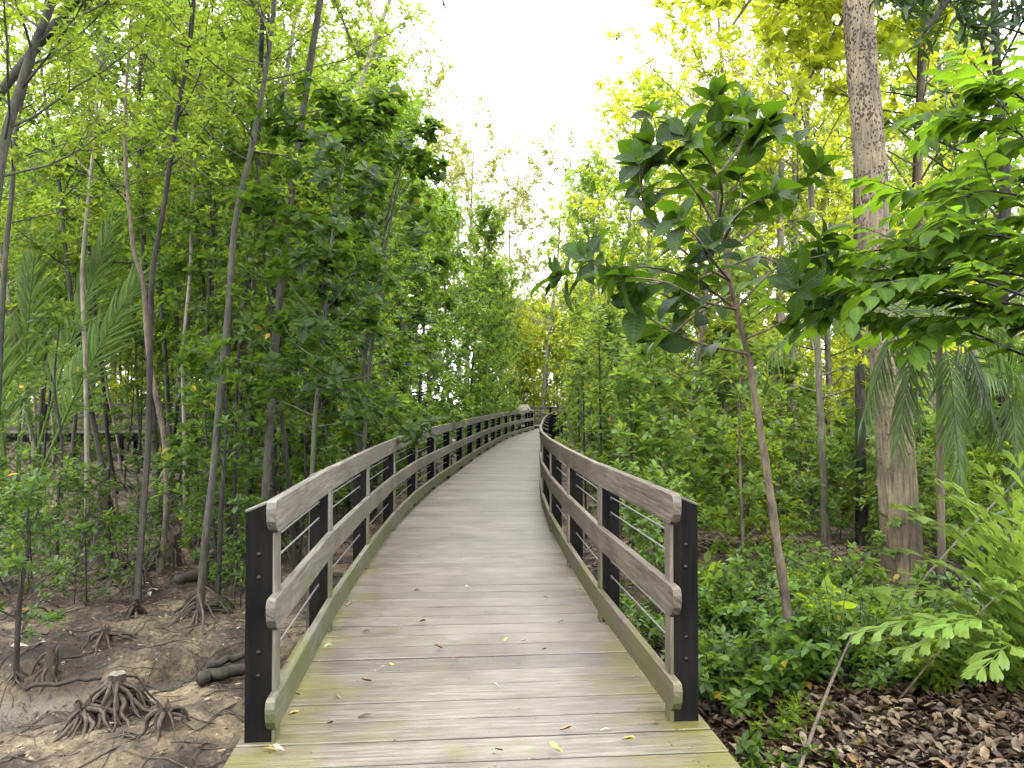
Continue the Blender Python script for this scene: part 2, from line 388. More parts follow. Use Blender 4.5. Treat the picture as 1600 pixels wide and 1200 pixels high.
M['palm'] = leafmat('palm_leaf', (.05, .11, .02), (.13, .23, .05), (.36, .56, .08), .5, yellow=0, spec=.2)
M['darkpalm'] = leafmat('dark_palm_leaf', (.03, .06, .014), (.08, .14, .034), (.18, .32, .05), .38, yellow=0)
M['fishtail'] = leafmat('fishtail_leaf', (.10, .19, .03), (.23, .36, .07), (.42, .60, .07), .45, yellow=0, spec=.35)
M['bark'] = barkmat('grey_bark', (.020, .018, .015), (.095, .084, .068), moss=(.05, .065, .03), scale=1.5)
M['barkdark'] = barkmat('dark_bark', (.012, .010, .008), (.05, .042, .032), scale=1.5)
M['barkpale'] = barkmat('pale_bark', (.09, .078, .060), (.29, .26, .205), moss=(.16, .17, .09), scale=1.2)
M['barkbrown'] = barkmat('brown_bark', (.07, .052, .035), (.21, .17, .118), scale=2)
M['barkbig'] = barkmat('ridged_bark', (.095, .072, .046), (.30, .245, .165), scale=1.6, stretch=.08, bump=.8, flecks=(.045, .030, .020))
M['root'] = barkmat('muddy_root', (.022, .017, .012), (.10, .078, .055), scale=2)
M['deck'] = woodmat('deck_wood', (.122, .106, .080), (.205, .190, .158), (.062, .050, .036), moss=(.13, .118, .026), moss_lo=.52, moss_hi=.80, island=.26, edge=True, rough=.43)
M['rail'] = woodmat('rail_wood', (.115, .105, .082), (.20, .187, .155), (.07, .058, .042), moss=(.085, .095, .024), moss_lo=.50, moss_hi=.72, mossz=(.05, .9), island=.15, rough=.6)
M['railwarm'] = woodmat('brown_rail_wood', (.118, .094, .068), (.195, .164, .125), (.075, .054, .037), moss=(.095, .098, .025), moss_lo=.50, moss_hi=.74, mossz=(.05, .85), island=.15, rough=.6)
M['oldwood'] = woodmat('aged_wood', (.055, .042, .032), (.11, .088, .068), (.03, .022, .016), island=.2)
M['black'] = barkmat('black_stained_timber', (.0035, .0035, .0035), (.012, .011, .010), scale=1.2, stretch=.07, bump=.35)
M['black'].node_tree.nodes['Principled BSDF'].inputs['Specular IOR Level'].default_value = .15
M['bolt'] = plainmat('bolt_metal', (.03, .026, .022), .5, .7)
M['steel'] = plainmat('steel_cable', (.22, .22, .215), .4, .3, .1)
M['mud'] = groundmat()
M['litter'] = littermat()
M['white'] = plainmat('pale_litter', (.33, .30, .25), .6)

# ------------------------------------------------------------------ leaf shapes (unit length along y, width x, normal z)
def leaf_shape(prof, fold=.12, droop=.18, wave=0.0, cols=3):
    """prof: list of (t along, half width); returns verts, quads"""
    V = []; n = len(prof)
    for t, w in prof:
        z0 = -droop*t*t
        if cols == 3:
            V += [(-w, t, z0+fold*w*2+wave*math.sin(t*9)), (0, t, z0), (w, t, z0+fold*w*2+wave*math.sin(t*9+1.5))]
        else:
            V += [(-w, t, z0+fold*w), (w, t, z0+fold*w)]
    Q = []
    c = 3 if cols == 3 else 2
    for i in range(n-1):
        for j in range(c-1):
            Q.append((i*c+j, i*c+j+1, (i+1)*c+j+1, (i+1)*c+j))
    return np.array(V, float), np.array(Q)
LEAF = {
 'far': (np.array([(0, 0, 0), (-.22, .5, .05), (0, 1, -.12), (.22, .5, .05)], float), np.array([(0, 3, 2, 1)])),
 'mid': leaf_shape([(0, .03), (.35, .18), (.7, .20), (1, .03)], .25, .2),
 'obov': leaf_shape([(0, .025), (.14, .05), (.35, .15), (.58, .22), (.8, .20), (.93, .10), (1, .015)], .2, .22, .006),
 'ellip': leaf_shape([(0, .015), (.12, .03), (.22, .15), (.38, .25), (.55, .285), (.72, .25), (.87, .14), (.95, .05), (1, .006)], .2, .28, .012),
 'round': leaf_shape([(0, .02), (.1, .08), (.28, .24), (.52, .32), (.75, .28), (.92, .13), (1, .02)], .16, .2, .012),
 'lance': leaf_shape([(0, .02), (.12, .06), (.35, .13), (.6, .12), (.85, .06), (1, .005)], .25, .35, .01),
 'strap': leaf_shape([(0, .012), (.25, .028), (.6, .026), (1, .003)], .3, .42),
 'small': leaf_shape([(0, .03), (.3, .24), (.65, .26), (1, .04)], .2, .2),
 'dry': leaf_shape([(0, .02), (.2, .13), (.45, .22), (.7, .18), (.9, .07), (1, .01)], .5, -.3, .05),
 'dry2': leaf_shape([(0, .03), (.25, .2), (.6, .22), (1, .04)], -.4, .3, .04),
}
def fishtail_leaf():
    # wedge with ragged end
    rows = [(0, .015), (.2, .05), (.45, .10), (.7, .145)]
    V = []; Q = []; c = 7
    for t, w in rows:
        for k in range(c):
            f = k/(c-1)*2-1
            V.append((w*f, t, -.12*t*t+(.012 if k % 2 else 0)+.03*abs(f)))
    tip = [.80, .97, .88, 1.10, .86, .99, .72]
    for k in range(c):
        f = k/(c-1)*2-1; V.append((.18*f, tip[k], -.17-(.02 if k % 2 else 0)))
    for i in range(4):
        for j in range(c-1): Q.append((i*c+j, i*c+j+1, (i+1)*c+j+1, (i+1)*c+j))
    return np.array(V, float), np.array(Q)
LEAF['fish'] = fishtail_leaf()

class LB:
    """collects leaves: origin, direction, normal, length"""
    def __init__(s): s.o = []; s.d = []; s.n = []; s.l = []
    def add(s, o, d, n, l):
        o = np.atleast_2d(o); k = len(o)
        s.o.append(o); s.d.append(np.broadcast_to(np.atleast_2d(d), (k, 3))); s.n.append(np.broadcast_to(np.atleast_2d(n), (k, 3)))
        s.l.append(np.broadcast_to(np.asarray(l, float), (k,)))
    def into(s, mb, shape):
        T, Q = LEAF[shape]
        o = np.concatenate(s.o); d = nrm(np.concatenate(s.d)); n = np.concatenate(s.n); l = np.concatenate(s.l)
        n = nrm(n-d*np.sum(n*d, 1, keepdims=True)); sd = np.cross(d, n)
        V = o[:, None]+l[:, None, None]*(T[None, :, 0:1]*sd[:, None]+T[None, :, 1:2]*d[:, None]+T[None, :, 2:3]*n[:, None])
        k = len(o); nv = len(T)
        q = (Q[None]+(np.arange(k)*nv)[:, None, None]).reshape(-1, 4)
        uv = np.tile(T[:, :2]+[.5, 0], (k, 1))
        mb.add(V.reshape(-1, 3), q, None, uv)
    def mesh(s, name, shape, mat):
        mb = MB(); s.into(mb, shape); return mb.mesh(name, mat)

def perp(a):
    a = nrm(a); r = np.where(np.abs(a[:, 2:3]) < .9, np.array([[0, 0, 1.0]]), np.array([[1.0, 0, 0]]))
    u = nrm(np.cross(a, r)); return u, np.cross(a, u)

def rosettes(lb, rng, P, A, L, k=8, e0=.15, e1=1.0, jit=.25, spread=.02):
    """whorls of leaves at twig tips P with axes A"""
    P = np.atleast_2d(P); A = nrm(np.atleast_2d(A)); m = len(P); u, w = perp(A)
    ph0 = rng.random(m)*2*PI
    L = np.broadcast_to(L, (m,))
    for i in range(k):
        ph = ph0+i*2.399+rng.normal(0, jit, m)
        e = e0+(e1-e0)*(i/max(1, k-1))+rng.normal(0, jit*.6, m)
        rad = np.cos(ph)[:, None]*u+np.sin(ph)[:, None]*w
        d = np.cos(e)[:, None]*rad+np.sin(e)[:, None]*A
        d = nrm(d+rng.normal(0, .08, (m, 3)))
        nn = A+rng.normal(0, .22, (m, 3))
        o = P-A*(spread*(k-i)/k)[..., None] if np.ndim(spread) else P-A*spread*((k-i)/k)
        lb.add(o, d, nn, L*(1-.35*i/k)*rng.uniform(.75, 1.15, m))

def wander(rng, p, d, length, n=7, wig=.12, up=0.0, droop=0.0):
    """a wandering branch path"""
    p = np.array(p, float); d = nrm(np.array(d, float)); pts = [p.copy()]; st = length/(n-1)
    for i in range(n-1):
        d = nrm(d+rng.normal(0, wig, 3)+np.array([0, 0, up-droop*(i/n)]))
        p = p+d*st; pts.append(p.copy())
    return np.array(pts)
def interp(pts, t):
    pts = np.asarray(pts); L = np.concatenate([[0], np.cumsum(np.linalg.norm(np.diff(pts, axis=0), axis=1))]); L /= L[-1]
    return np.array([np.interp(t, L, pts[:, k]) for k in range(3)]).T
def smooth_path(pts, n=24):
    """Catmull-Rom"""
    pts = np.asarray(pts, float); P = np.vstack([2*pts[0]-pts[1], pts, 2*pts[-1]-pts[-2]])
    out = []; m = len(pts)-1
    for i in range(n):
        f = i/(n-1)*m; k = min(int(f), m-1); t = f-k; a, b, c, d = P[k:k+4]
        out.append(.5*((2*b)+(-a+c)*t+(2*a-5*b+4*c-d)*t*t+(-a+3*b-3*c+d)*t**3))
    return np.array(out)

# ------------------------------------------------------------------ tree maker
def make_tree(seed, trunk=None, height=9, r0=.06, r1=.012, t0=.35, nb=22, blen=(1.6, .5), belev=(.3, .9), nsub=6, sublen=.45,
              nros=2, leaf='mid', L=.08, k=7, mat='canopy', bark='bark', wig=.10, lean=.4, top=True, prof=None, sides=7, roots=0,
              droop=0.0, ax_up=.7, brad=.35, e=(.1, 1.0), azim=None, root_r=.5, root_h=.4, ground=None):
    rng = np.random.default_rng(seed)
    if trunk is None:
        a = rng.random()*2*PI
        pts = [(0, 0, -.15)]; x = y = 0
        for i in range(1, 9):
            x += rng.normal(0, .03*height/8)+lean*math.cos(a)/8; y += rng.normal(0, .03*height/8)+lean*math.sin(a)/8
            pts.append((x, y, height*i/8))
        trunk = smooth_path(pts, 28)
    trunk = np.asarray(trunk, float); m = len(trunk)
    tt = np.linspace(0, 1, m)
    rad = r1+(r0-r1)*(1-tt)**.85
    rad = rad*(1+.07*vnoise(tt*40, tt*0, seed))
    rad[:2] *= 1.25
    mt = MB(); mt.tube(trunk, rad, sides)
    lb = LB(); Ps = []; As = []
    H = trunk[-1][2]-trunk[0][2]
    for i in range(nb):
        t = t0+(1-t0)*((i+rng.random())/nb)**.9; t = min(t, .985)
        u = (t-t0)/(1-t0+1e-6)
        f = prof(u) if prof else (1-u)**.6
        bl = (blen[1]+(blen[0]-blen[1])*f)*rng.uniform(.65, 1.2)
        az = i*2.399+rng.normal(0, .5) if azim is None else azim[0]+rng.normal(0, azim[1])
        el = belev[0]+(belev[1]-belev[0])*u+rng.normal(0, .15)
        d = (math.cos(az)*math.cos(el), math.sin(az)*math.cos(el), math.sin(el))
        p = interp(trunk, t)
        br = wander(rng, p, d, bl, 7, wig, .05, droop)
        rb = max(.0035, np.interp(t, tt, rad)*brad)
        mt.tube(br, np.linspace(rb, max(.002, rb*.35), 7), 5)
        for j in range(nsub):
            s = .25+.75*(j+rng.random())/nsub
            q = interp(br, min(s, 1.0)); bd = nrm(interp(br, min(1, s+.1))-interp(br, s-.1))
            sd = nrm(bd+rng.normal(0, .75, 3)+np.array([0, 0, .25]))
            sl = sublen*rng.uniform(.4, 1.2)
            sb = wander(rng, q, sd, sl, 4, .2, .12)
            mt.tube(sb, np.linspace(max(.0022, rb*.4), .0018, 4), 3)
            for r in range(nros):
                f2 = 1-r*rng.uniform(.25, .45)
                q2 = interp(sb, max(0, f2)); ad = nrm(interp(sb, min(1, f2+.05))-interp(sb, f2-.2))
                if r: q2 = q2+rng.normal(0, .05, 3)
                Ps.append(q2); As.append(nrm(ad*(1-ax_up)+np.array([0, 0, ax_up])+rng.normal(0, .25, 3)))
        Ps.append(br[-1]); As.append(nrm(nrm(br[-1]-br[-2])*(1-ax_up)+np.array([0, 0, ax_up])))
    if top:
        for z in (1, .985): Ps.append(interp(trunk, z)); As.append(np.array([0, 0, 1.0]))
    Ps = np.array(Ps); As = np.array(As)
    rosettes(lb, rng, Ps, As, L*rng.uniform(.8, 1.15, len(Ps)), k, e[0], e[1], spread=L*.35)
    parts = {'trunk': mt.mesh('trunk', M[bark]), 'crown': lb.mesh('crown', leaf, M[mat])}
    if roots:
        mr = MB(); b = trunk[1]
        for i in range(roots):
            a = i*2*PI/roots+rng.normal(0, .25); R = root_r*rng.uniform(.55, 1.25); h = root_h*rng.uniform(.35, 1.15)
            st = interp(trunk, 0)+np.array([0, 0, .15+h]); ca, sa = math.cos(a), math.sin(a)
            pp = [st+np.array([ca*R*s_, sa*R*s_, 0])-np.array([0, 0, dz]) for s_, dz in ((0, 0), (.22, h*.18), (.5, h*.55), (.8, h*.95), (1.15, h+.12+.15*R))]
            pp = smooth_path(np.array(pp)+rng.normal(0, .012, (5, 3)), 9)
            mr.tube(pp, np.linspace(r0*.42, r0*.2, 9)*rng.uniform(.7, 1.2), 5)
        parts['roots'] = mr.mesh('roots', M['root'])
    return parts

def local_trunk(px, n=30, base_ext=.25):
    """px: list of (px,py,y). returns base location and trunk points relative to it"""
    w = np.array([at(*p) for p in px]); b = w[0].copy()
    g = ghs(b[0], b[1]); b[2] = g
    w[0][2] = g-base_ext
    return b, smooth_path(w-b, n)

# ================================================================== THE SETTING
def axis_grid(lo, hi, f):
    v = [lo]; 
    while v[-1] < hi: v.append(v[-1]+f(v[-1]))
    return np.array(v)
gx = axis_grid(-170, 170, lambda x: .045 if abs(x+.5) < 6.5 else min(25, .045+(abs(x+.5)-6.5)*.05))
gy = axis_grid(-50, 240, lambda y: .045 if 2.6 < y < 9.5 else (.045+(y-9.5)*.03 if y >= 9.5 else .05+(2.6-y)*.12))
X, Y = np.meshgrid(gx, gy)
Z = gh(X, Y)
g = MB(); nx = len(gx); ny = len(gy)
i = np.arange(ny-1)[:, None]*nx; j = np.arange(nx-1)[None, :]
g.add(np.stack([X, Y, Z], -1).reshape(-1, 3), np.stack([i+j, i+j+1, i+nx+j+1, i+nx+j], -1).reshape(-1, 4))
tag(g.obj('ground', M['mud']), kind='structure')

# shallow water left in the creek bed
wm, nt, out, N_, L_ = newmat('creek_water')
p_ = N_('ShaderNodeBsdfPrincipled', i_Roughness=.12); p_.inputs['Base Color'].default_value = (.085, .075, .04, 1)
n_ = N_('ShaderNodeTexNoise', i_Scale=9, i_Detail=3); b_ = N_('ShaderNodeBump', i_Strength=.08, i_Distance=.01)
L_(n_.outputs[0], b_.inputs['Height']); L_(b_.outputs[0], p_.inputs['Normal']); L_(p_.outputs[0], out.inputs[0])
w = MB(); w.add([(-16, 3.5, -1.132), (-1.3, 3.5, -1.132), (-1.3, 8.6, -1.132), (-16, 8.6, -1.132)], [[0, 1, 2, 3]])
tag(w.obj('water', wm), kind='structure')

# ================================================================== BOARDWALK AND RAILINGS
Z3 = np.array([0, 0, 1.0])
def deck_strip(path, hw, pitch, thick, mat, parent, seed=1, zf=None):
    """boards laid across a path (n,3)"""
    random.seed(seed); mb = MB()
    L = np.concatenate([[0], np.cumsum(np.linalg.norm(np.diff(path, axis=0), axis=1))]); n = int(L[-1]/pitch)
    for k in range(n):
        s = (k+.5)*pitch; c = np.array([np.interp(s, L, path[:, q]) for q in range(3)])
        c2 = np.array([np.interp(s+.2, L, path[:, q]) for q in range(3)]); c1 = np.array([np.interp(s-.2, L, path[:, q]) for q in range(3)])
        t = nrm(c2-c1); sd = nrm(np.cross(t, Z3)); up = np.cross(sd, t)
        h = hw+random.uniform(-.006, .006)
        mb.box(c-up*(thick/2)+up*random.uniform(-.0015, .0015), (sd, t, up), (h, pitch/2-random.uniform(.0055, .0095), thick/2), .004, (0, k*.377))
    return mb.obj('decking', mat, parent, False)

ys = np.linspace(-2.4, 47.2, 300)
mainp = np.stack([cx(ys), ys, ys*0], 1)
bw = empty('boardwalk', (0, 0, 0), 'curving weathered timber boardwalk running away between the two nearest railings', 'boardwalk')
deck_strip(mainp, 1.13, .236, .04, M['deck'], bw)
random.seed(5)
for s in (-1, 1):
    mb = MB()
    for y0, y1 in zip(np.arange(-2.3, 47, 2.0), np.arange(-.3, 49, 2.0)):
        y1 = min(y1, 47.1); a = np.array([cx(y0), y0, 0]); b = np.array([cx(y1), y1, 0])
        t = nrm(b-a); sd = nrm(np.cross(t, Z3)); off = s*1.0
        mb.box((a+b)/2+sd*off-Z3*.152, (t, sd, Z3), (np.linalg.norm(b-a)/2+.002, .035, .11), .004)
    mb.obj('beam', M['oldwood'], bw, False)
for y0 in np.arange(2.6, 47, 3.0):
    for s in (-1, 1):
        t = ctan(y0); sd = nrm(np.cross(t, Z3)); p = np.array([cx(y0), y0, 0])+sd*s*.86
        gz = ghs(p[0], p[1]); top = -.045
        mb = MB(); mb.box((p[0], p[1], (top+gz-.3)/2), (Z3, sd, t), ((top-gz+.3)/2, .07, .07), .006); mb.obj('pile', M['black'], bw, False)

POSTY = [3.80, 5.52, 7.5, 9.68, 11.93, 14.1, 16.2, 18.5, 20.8, 23.2, 25.5, 27.8, 30.2, 32.9, 35.4, 38.0, 40.4, 43.0]
RAILZ = [('top_rail', 1.065, .08), ('middle_rail', .615, .08), ('bottom_rail', .155, .08)]
def frame_at(c, t): sd = nrm(np.cross(t, Z3)); return sd
def rail_board(mb, pts, z, hh, th, rnd0=False, seed=0):
    """a board on edge following pts (top view), with a rounded free end at the start; made of butted lengths"""
    n = len(pts)
    for a in range(n-1):
        p, q = pts[a], pts[a+1]; t = nrm(q-p); sd = nrm(np.cross(t, Z3)); ln = np.linalg.norm(q-p)-random.uniform(.002, .006)
        c = (p+q)/2+Z3*(z+random.uniform(-.003, .003))+sd*random.uniform(-.0015, .0015); u0 = random.random()*40; v0 = random.random()*40
        # outline in (along, height); rounded bottom corner at free end
        ol = [(-ln/2, -hh), (ln/2, -hh), (ln/2, hh), (-ln/2, hh)]
        if rnd0 and a == 0:
            ol = [(-ln/2+.075, -hh), (ln/2, -hh), (ln/2, hh), (-ln/2+.035, hh), (-ln/2+.012, hh-.012), (-ln/2, hh-.04), (-ln/2, -hh+.10), (-ln/2+.008, -hh+.06), (-ln/2+.035, -hh+.022)]
        m = len(ol); ch = .005
        cen = (sum(o[0] for o in ol)/m, sum(o[1] for o in ol)/m)
        def pt(o, w, ins):
            dx, dz = o[0], o[1]
            if ins: dz = dz-ch*np.sign(dz-0) if abs(abs(dz)-hh) < 1e-6 else dz
            return c+t*dx+Z3*dz+sd*w
        rings = [[pt(o, -th, True) for o in ol], [pt(o, -th+ch, False) for o in ol], [pt(o, th-ch, False) for o in ol], [pt(o, th, True) for o in ol]]
        for r in range(3):
            for k in range(m):
                k2 = (k+1) % m
                uv = np.array([(u0+ol[k][0], v0+ol[k][1]+r*.02), (u0+ol[k2][0], v0+ol[k2][1]+r*.02), (u0+ol[k2][0], v0+ol[k2][1]+r*.02+.02), (u0+ol[k][0], v0+ol[k][1]+r*.02+.02)])
                mb.add([rings[r][k], rings[r][k2], rings[r+1][k2], rings[r+1][k]], [[0, 1, 2, 3]], None, uv)
        for r, fl in ((0, True), (3, False)):
            cc = c+t*cen[0]+Z3*cen[1]+sd*(-th if r == 0 else th)
            uv = np.array([(u0+o[0], v0+o[1]) for o in ol]+[(u0+cen[0], v0+cen[1])])
            tr = [[(k+1) % m, k, m] if fl else [k, (k+1) % m, m] for k in range(m)]
            mb.add(rings[r]+[cc], None, tr, uv)

def railing(name, posts, tans, side, label, mat, cat='railing', group=None, free=True, near=True, strip=True, cables=True):
    """posts: inner-face line points (n,3); side=+1 when the outside is to the right of the direction"""
    o = empty(name, tuple(posts[0]), label, cat, group); base = posts[0]
    def add(mb, nm, mt, par=o, smooth=False):
        for k in range(len(mb.v)): mb.v[k] = mb.v[k]-base
        return mb.obj(nm, mt, par, smooth)
    PW = .125; ST = .030
    for k, (p, t) in enumerate(zip(posts, tans)):
        sd = nrm(np.cross(t, Z3))*side
        mb = MB(); c = p+sd*(ST+PW/2); 
        # post with a top sloping outwards
        w = PW/2; d = .045; ht = 1.125 ; lo = 1.075
        q = [c-sd*w-t*d, c+sd*w-t*d, c+sd*w+t*d, c-sd*w+t*d]
        V = [v+Z3*.002 for v in q]+[q[0]+Z3*ht, q[1]+Z3*lo, q[2]+Z3*lo, q[3]+Z3*ht]
        uv = np.random.default_rng(k).random((8, 2))
        mb.add(V, [[0, 1, 5, 4], [1, 2, 6, 5], [2, 3, 7, 6], [3, 0, 4, 7], [4, 5, 6, 7]], None, uv)
        po = add(mb, 'post', M['black'])
        if k < 12 and near:      # weathered cap on the sloping top
            mb = MB(); ax2 = nrm(V[5]-V[4]); n2 = np.cross(t, ax2)*side; n2 = n2 if n2[2] > 0 else -n2
            mb.box((V[4]+V[6])/2+n2*.006, (ax2, t, n2), (w+.004, d+.004, .006), .002); add(mb, 'post_cap', M['rail'], po)
        if strip:
            for a, b in ((0.002, .075), (.235, .535), (.695, .985)):
                mb = MB(); mb.box(p+sd*(ST/2+.006)+Z3*(a+b)/2, (Z3, t, sd), ((b-a)/2, .046, ST/2-.005), .002)
                add(mb, 'packing_strip', mat, po)
        if k < 4 and near:
            for bz in (.88, .77, .42, .31):
                mb = MB(); f = c-t*d+sd*.012*0+Z3*bz
                mb.tube([f+t*.002, f-t*.006, f-t*.008], [.011, .011, .007], 8, True); add(mb, 'bolt', M['bolt'], po, True)
    line = []
    for k, (p, t) in enumerate(zip(posts, tans)):
        sd = nrm(np.cross(t, Z3))*side; line.append(p+sd*.014)
    ext = list(line)
    if free: ext[0] = line[0]-tans[0]*.17
    ext[-1] = line[-1]+tans[-1]*.14
    for nm, z, hh in RAILZ:
        mb = MB(); rail_board(mb, ext, z, hh, .021, free); add(mb, nm, mat)
    if cables:
        for z in (.90, .79, .44, .33):
            mb = MB(); pts = np.array([p+nrm(np.cross(t, Z3))*side*(.030+PW*.5)+Z3*z for p, t in zip(posts, tans)])
            mb.tube(pts, .0055, 6); add(mb, 'cable', M['steel'], o, True)
    return o
random.seed(11)
IN = .945
for side, lab, nm in ((-1, 'left timber and cable railing of the boardwalk, mossy grey rails on black posts', 'rail'), (1, 'right timber and cable railing of the boardwalk, browner rails on black posts', 'railwarm')):
    py = list(POSTY)
    if side > 0: py = [3.86, 5.64, 7.5, 9.55, 11.7]+POSTY[5:]+[45.2]
    t = [ctan(y) for y in py]
    ps = [np.array([cx(y), y, 0])+nrm(np.cross(tt_, Z3))*side*IN for y, tt_ in zip(py, t)]
    railing('railing', ps, t, side, lab, M[nm])

# the crossing boardwalk behind the trees
cp = smooth_path([(-40, 30.5, .38), (-28, 30.8, .38), (-18, 31.4, .38), (-11.5, 32.4, .38), (-7, 35, .34), (-2.6, 41.5, .22), (2.2, 48.4, .12), (4, 49.3, .12), (9, 47, .2), (17, 41.5, .36), (26, 39, .38), (40, 38, .38)], 200)
cb = empty('boardwalk', (0, 0, 0), 'far raised boardwalk crossing behind the mangroves from left to right', 'boardwalk')
deck_strip(cp, 1.05, .24, .04, M['deck'], cb, 7)
for s in (-1, 1):
    mb = MB(); tt_ = nrm(np.gradient(cp, axis=0)); sdv = nrm(np.cross(tt_, Z3)); pts = (cp+sdv*s*.97)[::6]
    for a, b in zip(pts[:-1], pts[1:]):
        t = nrm(b-a); mb.box((a+b)/2-Z3*.21, (t, nrm(np.cross(t, Z3)), np.cross(nrm(np.cross(t, Z3)), t)), (np.linalg.norm(b-a)/2+.004, .04, .16), 0)
    mb.obj('beam', M['black'], cb, False)
Lc = np.concatenate([[0], np.cumsum(np.linalg.norm(np.diff(cp, axis=0), axis=1))])
def cpt(s): return np.array([np.interp(s, Lc, cp[:, q]) for q in range(3)])
for s_ in np.arange(2, Lc[-1]-1, 3.2):
    p = cpt(s_); t = nrm(cpt(s_+.3)-cpt(s_-.3)); sd = nrm(np.cross(t, Z3))
    for s in (-1, 1):
        q = p+sd*s*.8; gz = ghs(q[0], q[1]); mb = MB(); mb.box((q[0], q[1], (q[2]-.05+gz-.3)/2), (Z3, sd, t), ((q[2]-.05-gz+.3)/2, .08, .08), 0); mb.obj('pile', M['black'], cb, False)
jn = Lc[-1]*.5
sj = float(Lc[np.argmin(np.hypot(cp[:, 0]-2.9, cp[:, 1]-48.6))])
def crossing_rail(s0, s1, side, lab):
    ss = np.linspace(s0, s1, max(2, int((s1-s0)/2.2)+1)); ps = []; ts = []
    for s_ in ss:
        t = nrm(cpt(s_+.3)-cpt(s_-.3)); t = nrm(t*np.array([1, 1, 0])); ts.append(t); ps.append(cpt(s_)+nrm(np.cross(t, Z3))*side*.86)
    railing('railing', ps, ts, side, lab, M['oldwood'], free=False, near=False, strip=False)
crossing_rail(1, Lc[-1]-1, -1, 'dark far-side railing of the raised crossing boardwalk')
crossing_rail(1, sj-1.6, 1, 'near-side railing of the crossing boardwalk seen through the left trees')
crossing_rail(sj+1.8, Lc[-1]-1, 1, 'near-side railing of the crossing boardwalk seen through the right trees')

# slanted information panel beyond the end of the left railing
t = ctan(42); sd = nrm(np.cross(t, Z3)); ip = np.array([cx(41.2), 41.2, 0])-sd*1.32
pn = empty('information_panel', tuple(ip), 'small slanted information panel on two legs behind far end of left railing', 'sign')
mb = MB(); nv = nrm(np.array([.25, -.55, .8])); a1 = nrm(np.cross(Z3, nv)); a2 = np.cross(nv, a1)
mb.box((0, 0, 1.25), (a1, a2, nv), (.42, .28, .02), .004); mb.obj('panel', M['oldwood'], pn, False)
mb = MB(); mb.box((0, 0, 1.22), (a1, a2, nv), (.45, .31, .016), .004); mb.obj('panel_frame', M['black'], pn, False)
for s in (-.3, .3):
    mb = MB(); mb.box((s, 0, .2), (Z3, (1, 0, 0), (0, 1, 0)), (1.0, .04, .04), .004); mb.obj('leg', M['black'], pn, False)

# ================================================================== TREE KINDS (one of each built, then copied)
print('deck done')
hump = lambda u: (math.sin(PI*min(1, max(0, u*.92+.06))))**.7
POLE = [make_tree(100+i, height=8.6+i*.5, r0=.036+.005*i, t0=.34+.05*(i % 3), nb=24, blen=(1.8, .5), nsub=8, sublen=.55, nros=3, k=8, L=.125, mat='canopy', roots=9, bark=['bark', 'barkpale', 'barkdark', 'bark'][i % 4], prof=hump, lean=.9) for i in range(5)]
DENSE = [make_tree(200+i, height=7.2+.5*i, r0=.06, t0=.07, nb=56, blen=(1.9, .5), belev=(.0, 1.0), nsub=10, sublen=.5, nros=4, k=8, L=.12, mat='hedge', prof=hump, lean=.4, ax_up=.55) for i in range(4)]
SAP = [make_tree(300+i, height=2.9+.6*i, r0=.020+.003*i, r1=.006, t0=.12, nb=20, blen=(.9, .25), belev=(.35, 1.1), nsub=4, sublen=.25, nros=1, k=10, L=.15, leaf='obov', mat='mangrove', bark='barkdark', lean=.25, e=(-.05, 1.1), prof=lambda u: 1-u*.7, roots=6, root_r=.2, root_h=.12) for i in range(5)]
SAPB = [make_tree(350+i, height=2.6+.6*i, r0=.018+.003*i, r1=.006, t0=.05, nb=24, blen=(.75, .2), belev=(.5, 1.2), nsub=4, sublen=.25, nros=1, k=11, L=.15, leaf='obov', mat=['young', 'young', 'mangrove', 'young'][i % 4], bark='barkbrown', lean=.2, e=(.1, 1.25), prof=lambda u: 1-u*.6) for i in range(4)]
SHRUB = [make_tree(400+i, height=1.0+.25*i, r0=.014, r1=.005, t0=.08, nb=18, blen=(.75, .2), belev=(.3, 1.0), nsub=4, sublen=.2, nros=1, k=8, L=.11, leaf='obov', mat='mangrove', bark='barkdark', lean=.1, prof=lambda u: 1-u*.7) for i in range(4)]
SHRUBB = [make_tree(450+i, height=1.2+.3*i, r0=.014, r1=.005, t0=.05, nb=24, blen=(.8, .2), belev=(.2, 1.0), nsub=6, sublen=.25, nros=2, k=7, L=.095, leaf='small', mat=['young', 'bright', 'fern'][i % 3], bark='barkbrown', lean=.1, prof=lambda u: 1-u*.7) for i in range(3)]
RTREE = [make_tree(500+i, height=9.5+.7*i, r0=.075, t0=.10, nb=54, blen=(2.4, .7), nsub=10, sublen=.6, nros=3, k=8, L=.135, mat=['hedge', 'bright', 'glow'][i], bark='barkpale', prof=hump, lean=.6) for i in range(3)]
FAR = [make_tree(600+i, height=15+1.5*i, r0=.15, r1=.03, t0=.38, nb=26, blen=(5.0, 1.8), belev=(.15, .9), nsub=9, sublen=1.3, nros=4, k=6, L=.28, leaf='far', mat='yellow', bark='barkpale', prof=lambda u: .45+.55*math.sin(PI*min(1, u+.1)), lean=1.5, ax_up=.3, wig=.18) for i in range(3)]
WALL = [make_tree(700+i, height=9+1.2*i, r0=.10, t0=.04, nb=56, blen=(2.8, .9), belev=(.0, 1.0), nsub=10, sublen=.8, nros=3, k=8, L=.26, leaf='far', mat='bright', bark='barkpale', prof=hump, lean=.6) for i in range(3)]
WALLB = [make_tree(770+i, height=8+1.2*i, r0=.08, t0=.04, nb=56, blen=(2.8, .9), belev=(.0, 1.0), nsub=10, sublen=.8, nros=3, k=8, L=.20, leaf='far', mat='glow', bark='barkpale', prof=hump, lean=.6) for i in range(2)]
